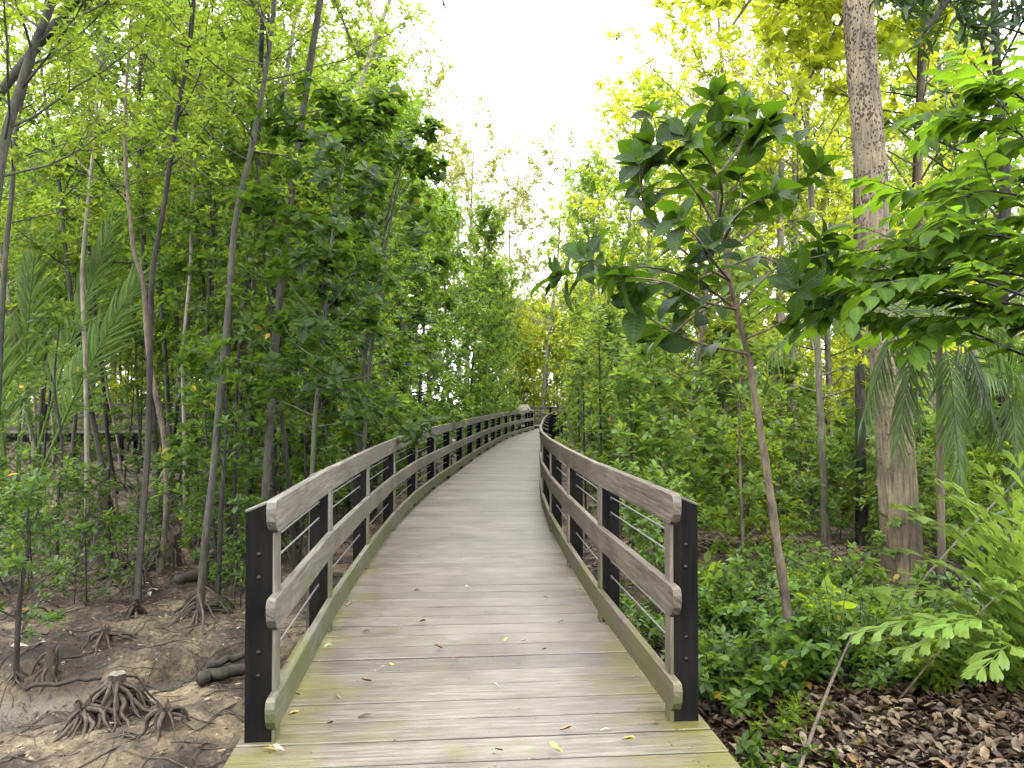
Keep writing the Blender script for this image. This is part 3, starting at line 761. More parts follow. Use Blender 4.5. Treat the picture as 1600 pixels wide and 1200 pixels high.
DENSEH = [make_tree(750+i, height=8.4+.7*i, r0=.06, t0=.45, nb=46, blen=(2.0, .6), belev=(.0, 1.0), nsub=10, sublen=.5, nros=4, k=8, L=.12, mat='canopy' if i % 2 else 'hedge', prof=hump, lean=.6, ax_up=.55, roots=9) for i in range(3)]
print('protos done')

PR = np.random.default_rng(2024)
LABELS = {}
def put(name, protos, x, y, label, cat, group, sc=1.0, k=None, rz=None, tilt=.04):
    k = int(PR.integers(len(protos))) if k is None else k
    rz = PR.random()*6.28 if rz is None else rz
    return thing(name, (x, y, ghs(x, y)), protos[k % len(protos)], label, cat, group, rz, sc, (PR.normal(0, tilt), PR.normal(0, tilt)))

def zone(name, protos, n, y0, y1, xf, label, cat, group, sc=(.85, 1.15), md=.8, seed=1, taken=None):
    rng = np.random.default_rng(seed); got = [] if taken is None else taken; c = 0; tries = 0
    while c < n and tries < n*60:
        tries += 1
        y = y0+(y1-y0)*rng.random()**.8; x0, x1 = xf(y)
        if x1 <= x0: continue
        x = rng.uniform(x0, x1)
        if any((x-a)**2+(y-b)**2 < md*md for a, b in got): continue
        if np.min(np.hypot(cp[:, 0]-x, cp[:, 1]-y)) < 1.7: continue
        if y < 49 and abs(x-cx(min(y, 47.3))) < 1.5: continue
        if y < 8.7 and 1310 < 800+x/y*F < 1490: continue
        if name != 'mangrove_tree' and 1215 < 800+x/y*F < 1305 and y < 13: continue
        if name == 'mangrove_sapling' and 800+x/y*F < 330 and y > 9 and rng.random() < .75: continue
        got.append((x, y)); c += 1
        put(name, protos, x, y, label, cat, group, rng.uniform(*sc), rz=rng.random()*6.28)
    return got

# ---- left side: slim mangrove poles behind the front rows
zone('mangrove_tree', POLE, 26, 11, 29, lambda y: (-.72*y, -3.2), 'slim mangrove pole tree with thin leafy crown standing in the left woods', 'tree', 'slim mangrove trees in the left woods', (.85, 1.2), 1.1, 3)
zone('mangrove_tree', DENSEH, 26, 33.5, 48, lambda y: (-.72*y, -5.5), 'slim mangrove tree beyond the crossing boardwalk on the left', 'tree', 'mangrove trees beyond the crossing boardwalk on the left', (.95, 1.35), 1.4, 4)
zone('mangrove_sapling', SAP, 46, 8.6, 22, lambda y: (-.42*y-.2, -2.7), 'young mangrove with whorled leaves growing under the left trees', 'sapling', 'young mangroves under the left trees', (.8, 1.15), .8, 5)
zone('mangrove_shrub', SHRUB, 40, 8.6, 16, lambda y: (-.70*y, -3.0), 'low mangrove shrub on the mud in the left woods', 'shrub', 'low mangrove shrubs on the left mud', (.4, .68), .55, 6)
zone('mangrove_tree', DENSEH, 20, 13.5, 29, lambda y: (-.70*y, -4.2), 'bushy mangrove filling the woods between the left pole trees', 'tree', 'bushy mangroves between the left pole trees', (.8, 1.25), 2.2, 13)
zone('mangrove_sapling', SAP, 8, 8.6, 20, lambda y: (-.70*y, -.55*y), 'young mangrove with whorled leaves near the left picture edge', 'sapling', 'young mangroves near the left picture edge', (.4, .6), 1.0, 15)
zone('mangrove_sapling', SAP, 4, 18, 29, lambda y: (-.68*y, -.42*y), 'young mangrove standing in front of the crossing boardwalk', 'sapling', 'young mangroves before the crossing boardwalk', (.7, 1.1), 1.4, 16)
zone('woodland_tree', WALLB, 16, 34, 47, lambda y: (-.74*y, -6.5), 'sunlit leafy tree filling the view behind the crossing boardwalk on the left', 'tree', 'sunlit leafy trees behind the crossing boardwalk', (.75, 1.0), 2.4, 14)
# ---- left hedge of bushy trees hugging the railing
HX = [(12.6, -3.5, .85), (14.6, -3.0, .95), (16.8, -3.0, 1.02), (19.4, -2.85, 1.02), (22.2, -2.7, 1.08), (25, -2.45, 1.05), (27.8, -2.2, 1.12), (30.8, -1.8, 1.1), (33.8, -1.4, 1.1), (37, -.85, 1.08), (40.4, -.7, .9)]
for q, (y, x, s) in enumerate(HX):
    put('mangrove_tree', DENSE, x, y, 'bushy green mangrove tree leaning over the left railing along the curve', 'tree', 'bushy mangroves along the left railing', s, q)
for q, (y, x, s) in enumerate([(18.4, -5.8, 1.2), (22, -5.6, 1.2), (26, -5.6, 1.2), (30, -5.2, 1.2), (35, -5.4, 1.15)]):
    put('mangrove_tree', DENSE, x, y, 'taller bushy mangrove in the second row behind the left railing trees', 'tree', 'second row of bushy mangroves on the left', s, q+1)
# ---- right side
for q, (y, x, s) in enumerate([(15.5, 3.3, .78), (18.5, 2.9, .9), (22, 3.1, 1.0), (25.8, 3.0, 1.02), (30, 3.3, 1.0), (34.5, 3.9, .95), (39, 5.0, .85)]):
    put('broadleaf_tree', RTREE, x, y, 'leafy tree whose crown hangs close over the right railing along the curve', 'tree', 'leafy trees along the right railing', s, q)
zone('mangrove_sapling', SAPB, 46, 8.2, 27, lambda y: (cx(y)+1.9, min(cx(y)+7, .55*y+.5)), 'young light green mangrove beside the right railing', 'sapling', 'young mangroves beside the right railing', (.75, 1.1), .62, 7)
zone('leafy_shrub', SHRUBB, 34, 7.5, 22, lambda y: (cx(y)+1.7, .6*y), 'low light green shrub on the ground right of the boardwalk', 'shrub', 'light green shrubs right of the boardwalk', (.75, 1.1), .7, 8)
zone('leafy_shrub', SHRUBB, 16, 7.6, 15, lambda y: (.50*y, .70*y), 'low leafy shrub behind the palms on the right', 'shrub', 'low shrubs behind the palms on the right', (.8, 1.3), .7, 18)
zone('mangrove_sapling', SAPB, 26, 26, 45, lambda y: (cx(y)+1.9, cx(y)+9), 'young light green mangrove far along the right railing', 'sapling', 'young mangroves far along the right railing', (.9, 1.3), .9, 17)
zone('broadleaf_tree', RTREE, 20, 15, 44, lambda y: (cx(y)+3.1+.015*y, .70*y), 'tall yellow-green leafy tree in the right woods', 'tree', 'yellow-green trees in the right woods', (.85, 1.15), 2.2, 9)
zone('mangrove_tree', POLE, 14, 12, 37, lambda y: (cx(y)+5, .68*y), 'slim pale-trunked tree standing in the right woods', 'tree', 'slim trees in the right woods', (.9, 1.2), 1.6, 10)
# ---- far side of the crossing
zone('woodland_tree', WALL, 46, 51.5, 72, lambda y: (-.72*y, .72*y), 'leafy woodland tree standing beyond the crossing boardwalk', 'tree', 'woodland trees beyond the crossing boardwalk', (.6, .95), 2.6, 11)
for px, y, s, k in ((728, 53, 1.30, 0), (800, 60, 1.1, 1), (848, 54, 1.05, 2), (770, 66, 1.0, 0), (690, 64, 1.2, 1), (885, 62, .9, 2), (820, 70, .9, 0)):
    put('tall_tree', FAR, (px-800)/F*y, y, 'tall sparse yellow tree standing against the sky beyond the end of the boardwalk', 'tree', 'tall yellow trees beyond the boardwalk', s, k)
for px, y, s, k in ((815, 55, .95, 0), (835, 58, .9, 1), (870, 56, 1.0, 2), (898, 54, .95, 0), (785, 57, 1.0, 1), (925, 57, 1.0, 1), (858, 62, 1.2, 0), (830, 66, 1.2, 2)):
    put('woodland_tree', WALLB, (px-800)/F*y, y, 'leafy woodland tree closing the view beyond the end of the boardwalk', 'tree', 'woodland trees closing the view at the end of the boardwalk', s, k)
for px, y, s, k in ((1120, 44.5, .7, 0), (1200, 46, .8, 1), (1270, 44, .75, 2), (1345, 46, .8, 0), (1420, 43.5, .75, 1), (1500, 45, .8, 2), (1580, 43.5, .8, 0), (1060, 52, .8, 1), (1150, 52, .8, 2)):
    put('woodland_tree', WALLB, (px-800)/F*y, y, 'leafy tree behind the right part of the crossing boardwalk', 'tree', 'leafy trees behind the right part of the crossing boardwalk', s, k)
for px, y, s, k in ((1090, 34, .92, 1), (1160, 40, 1.0, 2), (1260, 36, 1.0, 0), (1420, 40, 1.05, 1), (1520, 36, 1.0, 2), (560, 33, 1.15, 0), (470, 38, 1.1, 2), (330, 42, 1.15, 1), (180, 40, 1.05, 0), (60, 44, 1.1, 2)):
    put('tall_tree', FAR, (px-800)/F*y, y, 'tall thin-crowned yellow-green tree rising %s' % ('above the right woods' if px > 800 else 'above the left woods'), 'tree', 'tall trees above the %s woods' % ('right' if px > 800 else 'left'), s, k)

# ================================================================== HAND-PLACED PLANTS, LEFT
def custom(name, px, label, cat='tree', group=None, **kw):
    b, tr = local_trunk(px)
    return thing(name, b, make_tree(trunk=tr, **kw), label, cat, group)

# main rooted tree by the mud bank
custom('mangrove_tree', [(312, 960, 8.3), (322, 850, 8.3), (334, 740, 8.35), (345, 600, 8.4), (356, 480, 8.4), (366, 340, 8.5), (388, 240, 8.6), (408, 130, 8.7), (424, 0, 8.8), (430, -230, 9.0)],
    'slender mangrove with fanned prop roots on the mud bank just left of the railing', seed=31, r0=.040, r1=.020, t0=.52, nb=26, blen=(1.8, .6), nsub=7, sublen=.45, nros=3, k=7, L=.10, leaf='obov', mat='canopy', bark='bark', roots=22, root_r=.62, root_h=.42, prof=hump, sides=10)
custom('mangrove_tree', [(215, 965, 8.2), (222, 860, 8.6), (232, 700, 9.2), (234, 560, 9.4), (236, 430, 9.5), (252, 330, 9.6), (272, 180, 9.8), (292, 60, 10), (300, -60, 10.1), (310, -260, 10.3)],
    'dark-barked mangrove that forks near the top, left of the rooted tree', seed=32, r0=.036, r1=.022, t0=.55, nb=24, blen=(1.9, .6), nsub=7, sublen=.5, nros=3, k=7, L=.10, leaf='obov', mat='canopy', bark='barkdark', roots=14, root_r=.25, root_h=.25, prof=hump, sides=9)
custom('mangrove_tree', [(-90, 900, 7.2), (-60, 700, 7.2), (-30, 500, 7.1), (-4, 250, 7.0), (20, 150, 7.0), (48, 60, 7.0), (75, -10, 7.0), (110, -160, 7.1)],
    'leaning grey mangrove trunk crossing the upper left corner', seed=33, r0=.05, r1=.03, t0=.62, nb=18, blen=(2.0, .8), nsub=8, sublen=.5, nros=3, k=8, L=.105, leaf='obov', mat='canopy', bark='bark', roots=10, prof=hump, sides=10)
custom('mangrove_tree', [(-12, 900, 9), (-5, 700, 9), (4, 420, 9), (14, 300, 9), (22, 180, 9), (60, 20, 9), (80, -150, 9)],
    'thin grey mangrove stem rising just right of the corner trunk', seed=34, r0=.033, r1=.018, t0=.55, nb=20, blen=(1.7, .6), nsub=7, sublen=.5, nros=3, k=8, L=.10, leaf='obov', mat='canopy', bark='bark', roots=8, prof=hump)
custom('mangrove_tree', [(140, 850, 11.5), (137, 700, 11.5), (133, 560, 11.5), (127, 450, 11.5), (128, 390, 11.5), (140, 250, 11.6), (150, 100, 11.8), (160, -40, 12)],
    'pale grey straight stem with ringed bark in front of the nipa palm', seed=35, r0=.036, r1=.022, t0=.6, nb=18, blen=(1.7, .6), nsub=7, sublen=.5, nros=3, k=7, L=.10, mat='canopy', bark='barkpale', roots=9, prof=hump, sides=9)
custom('mangrove_tree', [(292, 830, 12.5), (290, 700, 12.5), (286, 560, 12.4), (296, 420, 12.4), (297, 330, 12.4), (303, 215, 12.5), (310, 60, 12.7)],
    'straight pale stem with dappled bark between the two nearer left trees', seed=36, r0=.038, r1=.02, t0=.6, nb=18, blen=(1.6, .6), nsub=7, sublen=.5, nros=3, k=7, L=.10, mat='canopy', bark='barkpale', roots=9, prof=hump)
custom('mangrove_tree', [(432, 820, 13), (430, 700, 13), (427, 560, 13), (428, 420, 13), (432, 330, 13), (440, 150, 13.2), (470, -60, 13.5)],
    'thick pale mangrove trunk half hidden behind the broad-leaved sapling', seed=37, r0=.085, r1=.03, t0=.55, nb=24, blen=(2.0, .6), nsub=8, sublen=.5, nros=3, k=7, L=.11, mat='canopy', bark='barkpale', prof=hump, sides=9)
custom('mangrove_tree', [(250, 900, 10.4), (262, 800, 10.5), (258, 690, 10.5), (240, 600, 10.5), (228, 520, 10.6), (222, 440, 10.7), (205, 380, 10.8), (190, 200, 11), (200, 0, 11.2)],
    'crooked brown mangrove stem bending left behind the dark forked tree', seed=38, r0=.042, r1=.02, t0=.6, nb=20, blen=(1.8, .6), nsub=7, sublen=.5, nros=3, k=7, L=.10, mat='canopy', bark='barkbrown', roots=9, prof=hump)
# round leaved sapling at the left railing
custom('broadleaf_sapling', [(484, 790, 7.8), (490, 700, 7.8), (500, 580, 7.8), (508, 480, 7.8), (516, 380, 7.8), (528, 290, 7.8), (540, 200, 7.8)],
    'young tree with dark rounded leaves growing just outside the left railing', seed=39, r0=.024, r1=.007, t0=.42, nb=30, blen=(1.25, .4), belev=(.15, .75), nsub=5, sublen=.32, nros=2, k=8, L=.135, leaf='round', mat='round', bark='bark', wig=.10, e=(-.05, .8), ax_up=.5, prof=lambda u: .35+.65*math.sin(PI*min(1, u+.12)), brad=.4)
custom('broadleaf_sapling', [(566, 760, 9.6), (572, 640, 9.6), (584, 520, 9.6), (600, 400, 9.6), (618, 300, 9.6), (630, 235, 9.6)],
    'second dark round-leaved young tree, further along the left railing', seed=45, r0=.026, r1=.007, t0=.30, nb=25, blen=(1.25, .4), belev=(.15, .75), nsub=5, sublen=.32, nros=2, k=8, L=.14, leaf='round', mat='round', bark='bark', wig=.10, e=(-.05, .8), ax_up=.5, prof=lambda u: .35+.65*math.sin(PI*min(1, u+.12)), brad=.4)
custom('mangrove_tree', [(372, 840, 9.5), (368, 720, 9.6), (372, 560, 9.6), (384, 420, 9.7), (380, 300, 9.8), (392, 180, 9.9)],
    'thin young mangrove with layered leaf whorls behind the near railing post', seed=40, r0=.022, r1=.01, t0=.22, nb=24, blen=(.9, .35), nsub=4, sublen=.25, nros=1, k=9, L=.13, leaf='obov', mat='mangrove', bark='barkdark', roots=7, prof=hump)
custom('mangrove_tree', [(560, 800, 10.5), (562, 700, 10.5), (570, 560, 10.5), (590, 420, 10.5), (612, 300, 10.6), (628, 205, 10.8)],
    'bright bushy mangrove whose top shows against the sky at the left edge', seed=41, r0=.035, r1=.01, t0=.28, nb=40, blen=(1.25, .4), nsub=7, sublen=.35, nros=2, k=7, L=.10, leaf='obov', mat='hedge', bark='bark', prof=hump)
custom('mangrove_tree', [(520, 800, 16), (520, 600, 16), (530, 300, 16), (555, 150, 16.2), (590, 40, 16.4), (625, -60, 16.6), (660, -180, 17)],
    'tall open mangrove leaning towards the sky gap at the top left', seed=42, r0=.09, r1=.02, t0=.62, nb=22, blen=(2.2, .8), nsub=6, sublen=.6, nros=2, k=6, L=.11, mat='canopy', bark='barkpale', prof=hump)
# sapling in front left
custom('mangrove_sapling', [(30, 1035, 6.9), (33, 980, 6.9), (38, 910, 6.9), (48, 850, 6.9), (46, 800, 6.9), (58, 765, 6.9)],
    'leafy young mangrove standing on the mud at the left picture edge', 'sapling', seed=43, r0=.026, r1=.007, t0=.30, nb=17, blen=(.6, .25), nsub=4, sublen=.22, nros=1, k=8, L=.10, leaf='obov', mat='mangrove', bark='barkdark', roots=9, root_r=.22, root_h=.2)
custom('mangrove_sapling', [(95, 890, 9.4), (92, 800, 9.4), (98, 700, 9.4), (85, 600, 9.4), (92, 500, 9.4)],
    'thin dark mangrove stem beside the nipa fronds', 'sapling', seed=44, r0=.022, r1=.008, t0=.62, nb=12, blen=(.6, .25), nsub=3, sublen=.2, nros=1, k=8, L=.12, leaf='obov', mat='mangrove', bark='barkdark')
put('mangrove_shrub', SHRUB, -4.7, 8.6, 'low mangrove shrub beside the young tree at the left picture edge', 'shrub', None, 1.0, 1)
put('mangrove_shrub', SHRUB, -3.75, 9.6, 'low dark mangrove shrub left of the rooted tree', 'shrub', None, .9, 2)
put('mangrove_shrub', SHRUB, -6.1, 9.9, 'broad mangrove shrub below the nipa palm', 'shrub', None, .65, 3)

# ---- canopy boughs that hang into the frame from trees standing outside it
def bough(name, start, end, label, cat='tree', group=None, base=None, **kw):
    """a tree outside the frame whose trunk and overhanging bough are built"""
    s = np.array(start, float); e = np.array(end, float)
    b = np.array(base if base is not None else (s[0], s[1]), float)
    bz = ghs(b[0], b[1]); B = np.array([b[0], b[1], bz])
    tr = smooth_path(np.array([(b[0], b[1], bz-.2), (b[0]*.7+s[0]*.3, b[1]*.7+s[1]*.3, bz+(s[2]-bz)*.5), s, s*.5+e*.5+np.array([0, 0, .15]), e])-B, 34)
    return thing(name, B, make_tree(trunk=tr, **kw), label, cat, group)
bough('mangrove_tree', at(250, -160, 7.5), at(430, 60, 7.5), 'leafy mangrove bough reaching down from the top left', seed=51, base=(-7.2, 7.4), r0=.06, r1=.01, t0=.62, nb=26, blen=(1.3, .6), nsub=7, sublen=.45, nros=3, k=8, L=.10, leaf='obov', mat='canopy', prof=hump)
bough('mangrove_tree', at(420, -190, 9), at(560, 90, 9), 'mangrove bough of small leaves along the left side of the sky gap', seed=52, base=(-4.25, 12.5), r0=.045, r1=.01, t0=.5, nb=30, blen=(1.2, .6), nsub=7, sublen=.4, nros=3, k=7, L=.09, leaf='mid', mat='canopy', prof=hump)
bough('broadleaf_tree', at(560, -330, 8), at(700, 20, 8), 'sparse thin twigs with small leaves hanging into the top of the sky', seed=53, base=(-3.0, 9.2), r0=.05, r1=.006, t0=.86, nb=12, blen=(.45, .25), nsub=5, sublen=.25, nros=1, k=4, L=.085, leaf='lance', mat='darkleaf', top=True, e=(-.6, .5), ax_up=-.3)

# ================================================================== HAND-PLACED PLANTS, RIGHT
# large straight trunk
def big_trunk():
    b, tr = local_trunk([(1412, 925, 8.7), (1408, 850, 8.7), (1402, 760, 8.7), (1396, 650, 8.7), (1388, 560, 8.7), (1372, 400, 8.7), (1362, 240, 8.75), (1352, 100, 8.8), (1346, 0, 8.8), (1338, -250, 8.9), (1340, -520, 9)], 150)
    m = len(tr); n = 48; h = tr[:, 2]; rng = np.random.default_rng(4)
    r0 = np.interp(h, [-.3, .0, .25, .6, 2, 5, 9], [.26, .235, .22, .207, .193, .172, .14])
    a = np.arange(n)/n*2*PI
    R = r0[:, None]*(1+.035*np.sin(a*3+h[:, None]*.5)+.02*np.sin(a*7+1)+.05*np.exp(-np.maximum(h, 0)*3)[:, None]*np.sin(a*5+.6)*2)
    R = R+.012*(vnoise((a/PI*20)[None, :]+0*h[:, None], h[:, None]*12, 5)-.5)*(.4+.6*sstep(1, 3.5, h)[:, None])
    mb = MB(); u = np.stack([np.cos(a), np.sin(a), 0*a], -1)
    V = tr[:, None]+u[None]*R[:, :, None]
    i = np.arange(m-1)[:, None]*n; j = np.arange(n)[None, :]; j2 = (j+1) % n
    mb.add(V.reshape(-1, 3), np.stack([i+j, i+j2, i+n+j2, i+n+j], -1).reshape(-1, 4))
    # corky bumps
    lb = 0
    for k in range(900):
        t = rng.random()**.7; k1 = int(t*(m-1)); 
        if h[k1] < 1.0 and rng.random() < .8: continue
        aa = rng.random()*2*PI; ra = R[k1][int(aa/2/PI*n) % n]; c = tr[k1]+np.array([math.cos(aa), math.sin(aa), 0])*ra*.99
        o = np.array([math.cos(aa), math.sin(aa), .2]); s = rng.uniform(.006, .014)
        mb.tube([c, c+o*s*.7, c+o*s*1.4], [s*1.1, s*.9, s*.25], 5, True)
    parts = {'trunk': mb.mesh('trunk', M['barkbig'])}
    top = make_tree(71, trunk=tr[::5], r0=.1, r1=.05, t0=.80, nb=22, blen=(2.6, 1.0), nsub=7, sublen=.6, nros=2, k=6, L=.13, mat='bright', prof=hump)
    parts['crown'] = top['crown']; parts['branches'] = top['trunk']
    thing('broadleaf_tree', b, parts, 'thick straight tree trunk with pitted corky bark, the largest trunk on the right', 'tree')
big_trunk()

# broad-leaved small tree leaning over the right rail
def alt_leaves(lb, rng, path, n, L, t0=.15, cone=1.1, droop=.15):
    """leaves set alternately along a twig, in a loose flat spray, with a tuft at the tip"""
    for i in range(n):
        t = t0+(1-t0)*i/(n-1) if n > 1 else 1
        p = interp(path, t); d = nrm(interp(path, min(1, t+.06))-interp(path, t-.06))
        sd = nrm(np.cross(d, Z3)+1e-6)*(1 if i % 2 else -1)
        a = cone*(1-.75*t)+rng.normal(0, .2)
        ld = nrm(d*math.cos(a)+sd*math.sin(a)+np.array([0, 0, rng.normal(.05, .22)-droop]))
        lb.add(p, ld, nrm(Z3+rng.normal(0, .35, 3)), L*rng.uniform(.7, 1.2))
def big_leaf_tree():
    y0 = 5.55
    b, tr = local_trunk([(1236, 1055, y0), (1228, 960, y0), (1214, 860, y0-.05), (1198, 740, y0-.1), (1184, 650, y0-.15), (1170, 560, y0-.2), (1146, 460, y0-.3), (1130, 370, y0-.35), (1120, 300, y0-.4), (1112, 235, y0-.4)], 40)
    rng = np.random.default_rng(77); mt = MB(); m = len(tr)
    mt.tube(tr, np.linspace(.037, .008, m)*(1+.12*np.sin(np.arange(m)*1.9)), 9)
    lb = LB()
    def W(px, py, y): return at(px, py, y)-b
    twigs = []   # (from t or point, through..., end)
    ends = [((1150, 480), (1090, 440, 5.0), (1000, 415, 4.8), (875, 430, 4.7), 10),
            ((1165, 540), (1090, 535, 5.0), (1020, 500, 4.8), (990, 470, 4.6), 7),
            ((1140, 430), (1080, 400, 5.0), (1010, 330, 4.9), (1005, 250, 4.8), 10),
            ((1128, 370), (1090, 300, 5.0), (1050, 250, 4.9), (1020, 225, 4.8), 9),
            ((1120, 300), (1115, 230, 5.1), (1118, 180, 5.1), (1120, 150, 5.1), 9),
            ((1126, 340), (1160, 270, 5.0), (1180, 220, 4.9), (1200, 190, 4.8), 10),
            ((1134, 400), (1190, 350, 5.2), (1240, 300, 5.2), (1280, 260, 5.2), 10),
            ((1150, 470), (1200, 430, 5.2), (1250, 390, 5.3), (1290, 370, 5.3), 9),
            ((1160, 520), (1210, 510, 5.2), (1260, 480, 5.3), (1300, 470, 5.4), 8),
            ((1136, 420), (1070, 440, 5.4), (990, 440, 5.5), (920, 400, 5.5), 9),
            ((1145, 460), (1090, 490, 5.2), (1050, 520, 5.1), (1060, 470, 5.0), 7),
            ((1140, 430), (1110, 400, 4.6), (1090, 370, 4.4), (1060, 340, 4.3), 8),
            ((1130, 380), (1150, 340, 4.7), (1170, 320, 4.5), (1210, 300, 4.4), 8),
            ((1122, 320), (1080, 280, 5.4), (1040, 300, 5.4), (1000, 290, 5.4), 8),
            ((1150, 480), (1100, 470, 4.7), (1040, 440, 4.4), (960, 430, 4.4), 8),
            ((1138, 420), (1190, 400, 4.9), (1230, 420, 4.8), (1260, 440, 4.7), 7),
            ((1124, 340), (1130, 290, 4.8), (1110, 250, 4.7), (1080, 215, 4.7), 8),
            ((1118, 280), (1150, 240, 5.3), (1170, 200, 5.3), (1165, 165, 5.3), 7)]
    for (sx, sy), a1, a2, a3, n in ends:
        ti = np.argmin(np.abs(EYE-(sy-HOR)/F*5.2-b[2]-tr[:, 2])); s = tr[ti]
        path = smooth_path([s, W(*a1), W(*a2), W(*a3)], 12)
        mt.tube(path, np.linspace(.011, .004, 12), 5)
        alt_leaves(lb, rng, path, n, .225, .35)
        rosettes(lb, rng, path[-1], nrm(path[-1]-path[-3]), .235, 7, .1, 1.1, spread=.06)
        for q in range(1):          # side twigs
            f = rng.uniform(.35, .95); p = interp(path, f); d = nrm(interp(path, min(1, f+.1))-p+rng.normal(0, .6, 3)*.12)
            sb = wander(rng, p, d+rng.normal(0, .5, 3), rng.uniform(.15, .32), 5, .15, .1)
            mt.tube(sb, np.linspace(.005, .003, 5), 4); rosettes(lb, rng, sb[-1], nrm(sb[-1]-sb[-2]), .20, 6, .0, 1.0, spread=.05)
    thing('broadleaf_tree', b, {'trunk': mt.mesh('trunk', M['barkbrown']), 'crown': lb.mesh('crown', 'ellip', M['big'])},
          'small crooked tree with large dark oval leaves leaning over the right railing', 'tree')
big_leaf_tree()

# sprays of pinnate / lobed leaves reaching in from the right
def pinnate(lb, mt, rng, path, n, L0, L1, r=.004, flat=Z3, sag=.25):
    mt.tube(path, np.linspace(r, r*.4, len(path)), 4)
    for i in range(n):
        t = .12+.86*i/(n-1); p = interp(path, t); d = nrm(interp(path, min(1, t+.04))-interp(path, t-.04)); sd0 = nrm(np.cross(d, flat))
        for s in (-1, 1):
            a = 1.15-.6*t+rng.normal(0, .08); ll = (L0+(L1-L0)*math.sin(PI*min(1, .25+.75*t)))*rng.uniform(.85, 1.1)
            lb.add(p, nrm(d*math.cos(a)+sd0*s*math.sin(a)-np.array([0, 0, sag])+rng.normal(0, .07, 3)), nrm(np.asarray(flat)+rng.normal(0, .2, 3)), ll)
def side_tree():
    B = np.array([4.75, 4.9, 0]); B[2] = ghs(B[0], B[1]); rng = np.random.default_rng(91); mt = MB(); lb = LB()
    tr = smooth_path([(0, 0, -.2), (.05, 0, 1), (-.05, .1, 2.3), (.1, .1, 3.5), (.2, .2, 5.4)], 24); mt.tube(tr, np.linspace(.09, .03, 24), 10)
    sprays = [((1600, 300, 4.9), (1470, 345, 4.8)), ((1650, 250, 5.0), (1490, 180, 5.1)), ((1640, 380, 4.7), (1440, 400, 4.9)), ((1630, 430, 4.9), (1330, 455, 5.1)),
              ((1600, 470, 4.9), (1250, 495, 5.3)), ((1640, 200, 4.7), (1540, 130, 4.8)), ((1620, 330, 5.2), (1400, 300, 5.4)), ((1640, 480, 4.5), (1390, 440, 4.6)),
              ((1620, 420, 5.3), (1300, 400, 5.6)), ((1630, 520, 4.8), (1440, 520, 4.9)), ((1600, 560, 5.2), (1370, 500, 5.4)), ((1650, 140, 5.4), (1500, 170, 5.6)),
              ((1660, 230, 5.5), (1560, 240, 5.6)), ((1500, 470, 5.0), (1260, 420, 5.5)), ((1660, 420, 5.2), (1480, 370, 5.3))]
    for a, e in sprays:
        A = at(*a)-B; E = at(*e)-B; k = int(np.argmin(np.abs(tr[:, 2]-A[2]+.4)))
        main = smooth_path([tr[k], A*.8+tr[k]*.2, (A+E)/2+np.array([0, 0, .1]), E], 16); mt.tube(main, np.linspace(.013, .005, 16), 5)
        for q in range(8):
            f = .32+.65*q/7; p = interp(main, f); d = nrm(interp(main, min(1, f+.1))-interp(main, f-.1)); s = -1 if q % 2 else 1
            ld = nrm(d+np.cross(d, Z3)*s*rng.uniform(.4, 1.1)+np.array([0, 0, rng.uniform(-.15, .2)]))
            tw = wander(rng, p, ld, rng.uniform(.35, .6), 7, .08, 0, .07); pinnate(lb, mt, rng, tw, 5, .13, .20, sag=.08)
        pinnate(lb, mt, rng, main[-6:], 5, .16, .24)
    thing('broadleaf_tree', B, {'trunk': mt.mesh('trunk', M['barkdark']), 'crown': lb.mesh('crown', 'ellip', M['pinnate'])},
          'tree at the right picture edge with layered sprays of bright green leaflets', 'tree')
side_tree()
# yellow-green bough at the top right and dark bough above it
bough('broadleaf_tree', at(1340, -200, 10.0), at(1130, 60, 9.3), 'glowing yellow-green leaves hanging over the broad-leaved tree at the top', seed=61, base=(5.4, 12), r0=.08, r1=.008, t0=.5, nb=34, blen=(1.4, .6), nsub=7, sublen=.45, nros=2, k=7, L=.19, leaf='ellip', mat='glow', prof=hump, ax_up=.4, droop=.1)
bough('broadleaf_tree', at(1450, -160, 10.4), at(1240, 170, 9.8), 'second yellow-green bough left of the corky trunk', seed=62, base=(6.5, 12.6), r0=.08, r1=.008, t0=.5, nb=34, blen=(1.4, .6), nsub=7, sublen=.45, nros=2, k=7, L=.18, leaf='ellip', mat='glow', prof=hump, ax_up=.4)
bough('broadleaf_tree', at(1640, -130, 5.6), at(1440, 60, 5.6), 'dark narrow leaves hanging in the top right corner', seed=63, base=(4.9, 6.6), r0=.07, r1=.008, t0=.60, nb=26, blen=(.9, .45), nsub=6, sublen=.35, nros=2, k=6, L=.17, leaf='lance', mat='darkleaf', prof=hump, ax_up=-.1, e=(-.5, .6), droop=.1, bark='barkdark')
custom('broadleaf_tree', [(1545, 900, 9.2), (1560, 600, 9.2), (1575, 300, 9.2), (1565, 100, 9.2), (1560, -150, 9.2)], 'dark slim tree with a bare stem behind the layered green sprays', seed=64, r0=.09, r1=.03, t0=.35, nb=26, blen=(1.8, .6), nsub=6, sublen=.4, nros=2, k=6, L=.14, leaf='mid', mat='darkleaf', bark='barkdark', prof=hump)
custom('broadleaf_tree', [(1445, 880, 11), (1450, 600, 11), (1440, 300, 11), (1450, 0, 11), (1440, -200, 11)], 'yellow-green tree showing between the corky trunk and the green sprays', seed=65, r0=.07, r1=.02, t0=.3, nb=32, blen=(1.7, .6), nsub=7, sublen=.4, nros=2, k=6, L=.13, leaf='mid', mat='glow', bark='barkbrown', prof=hump)
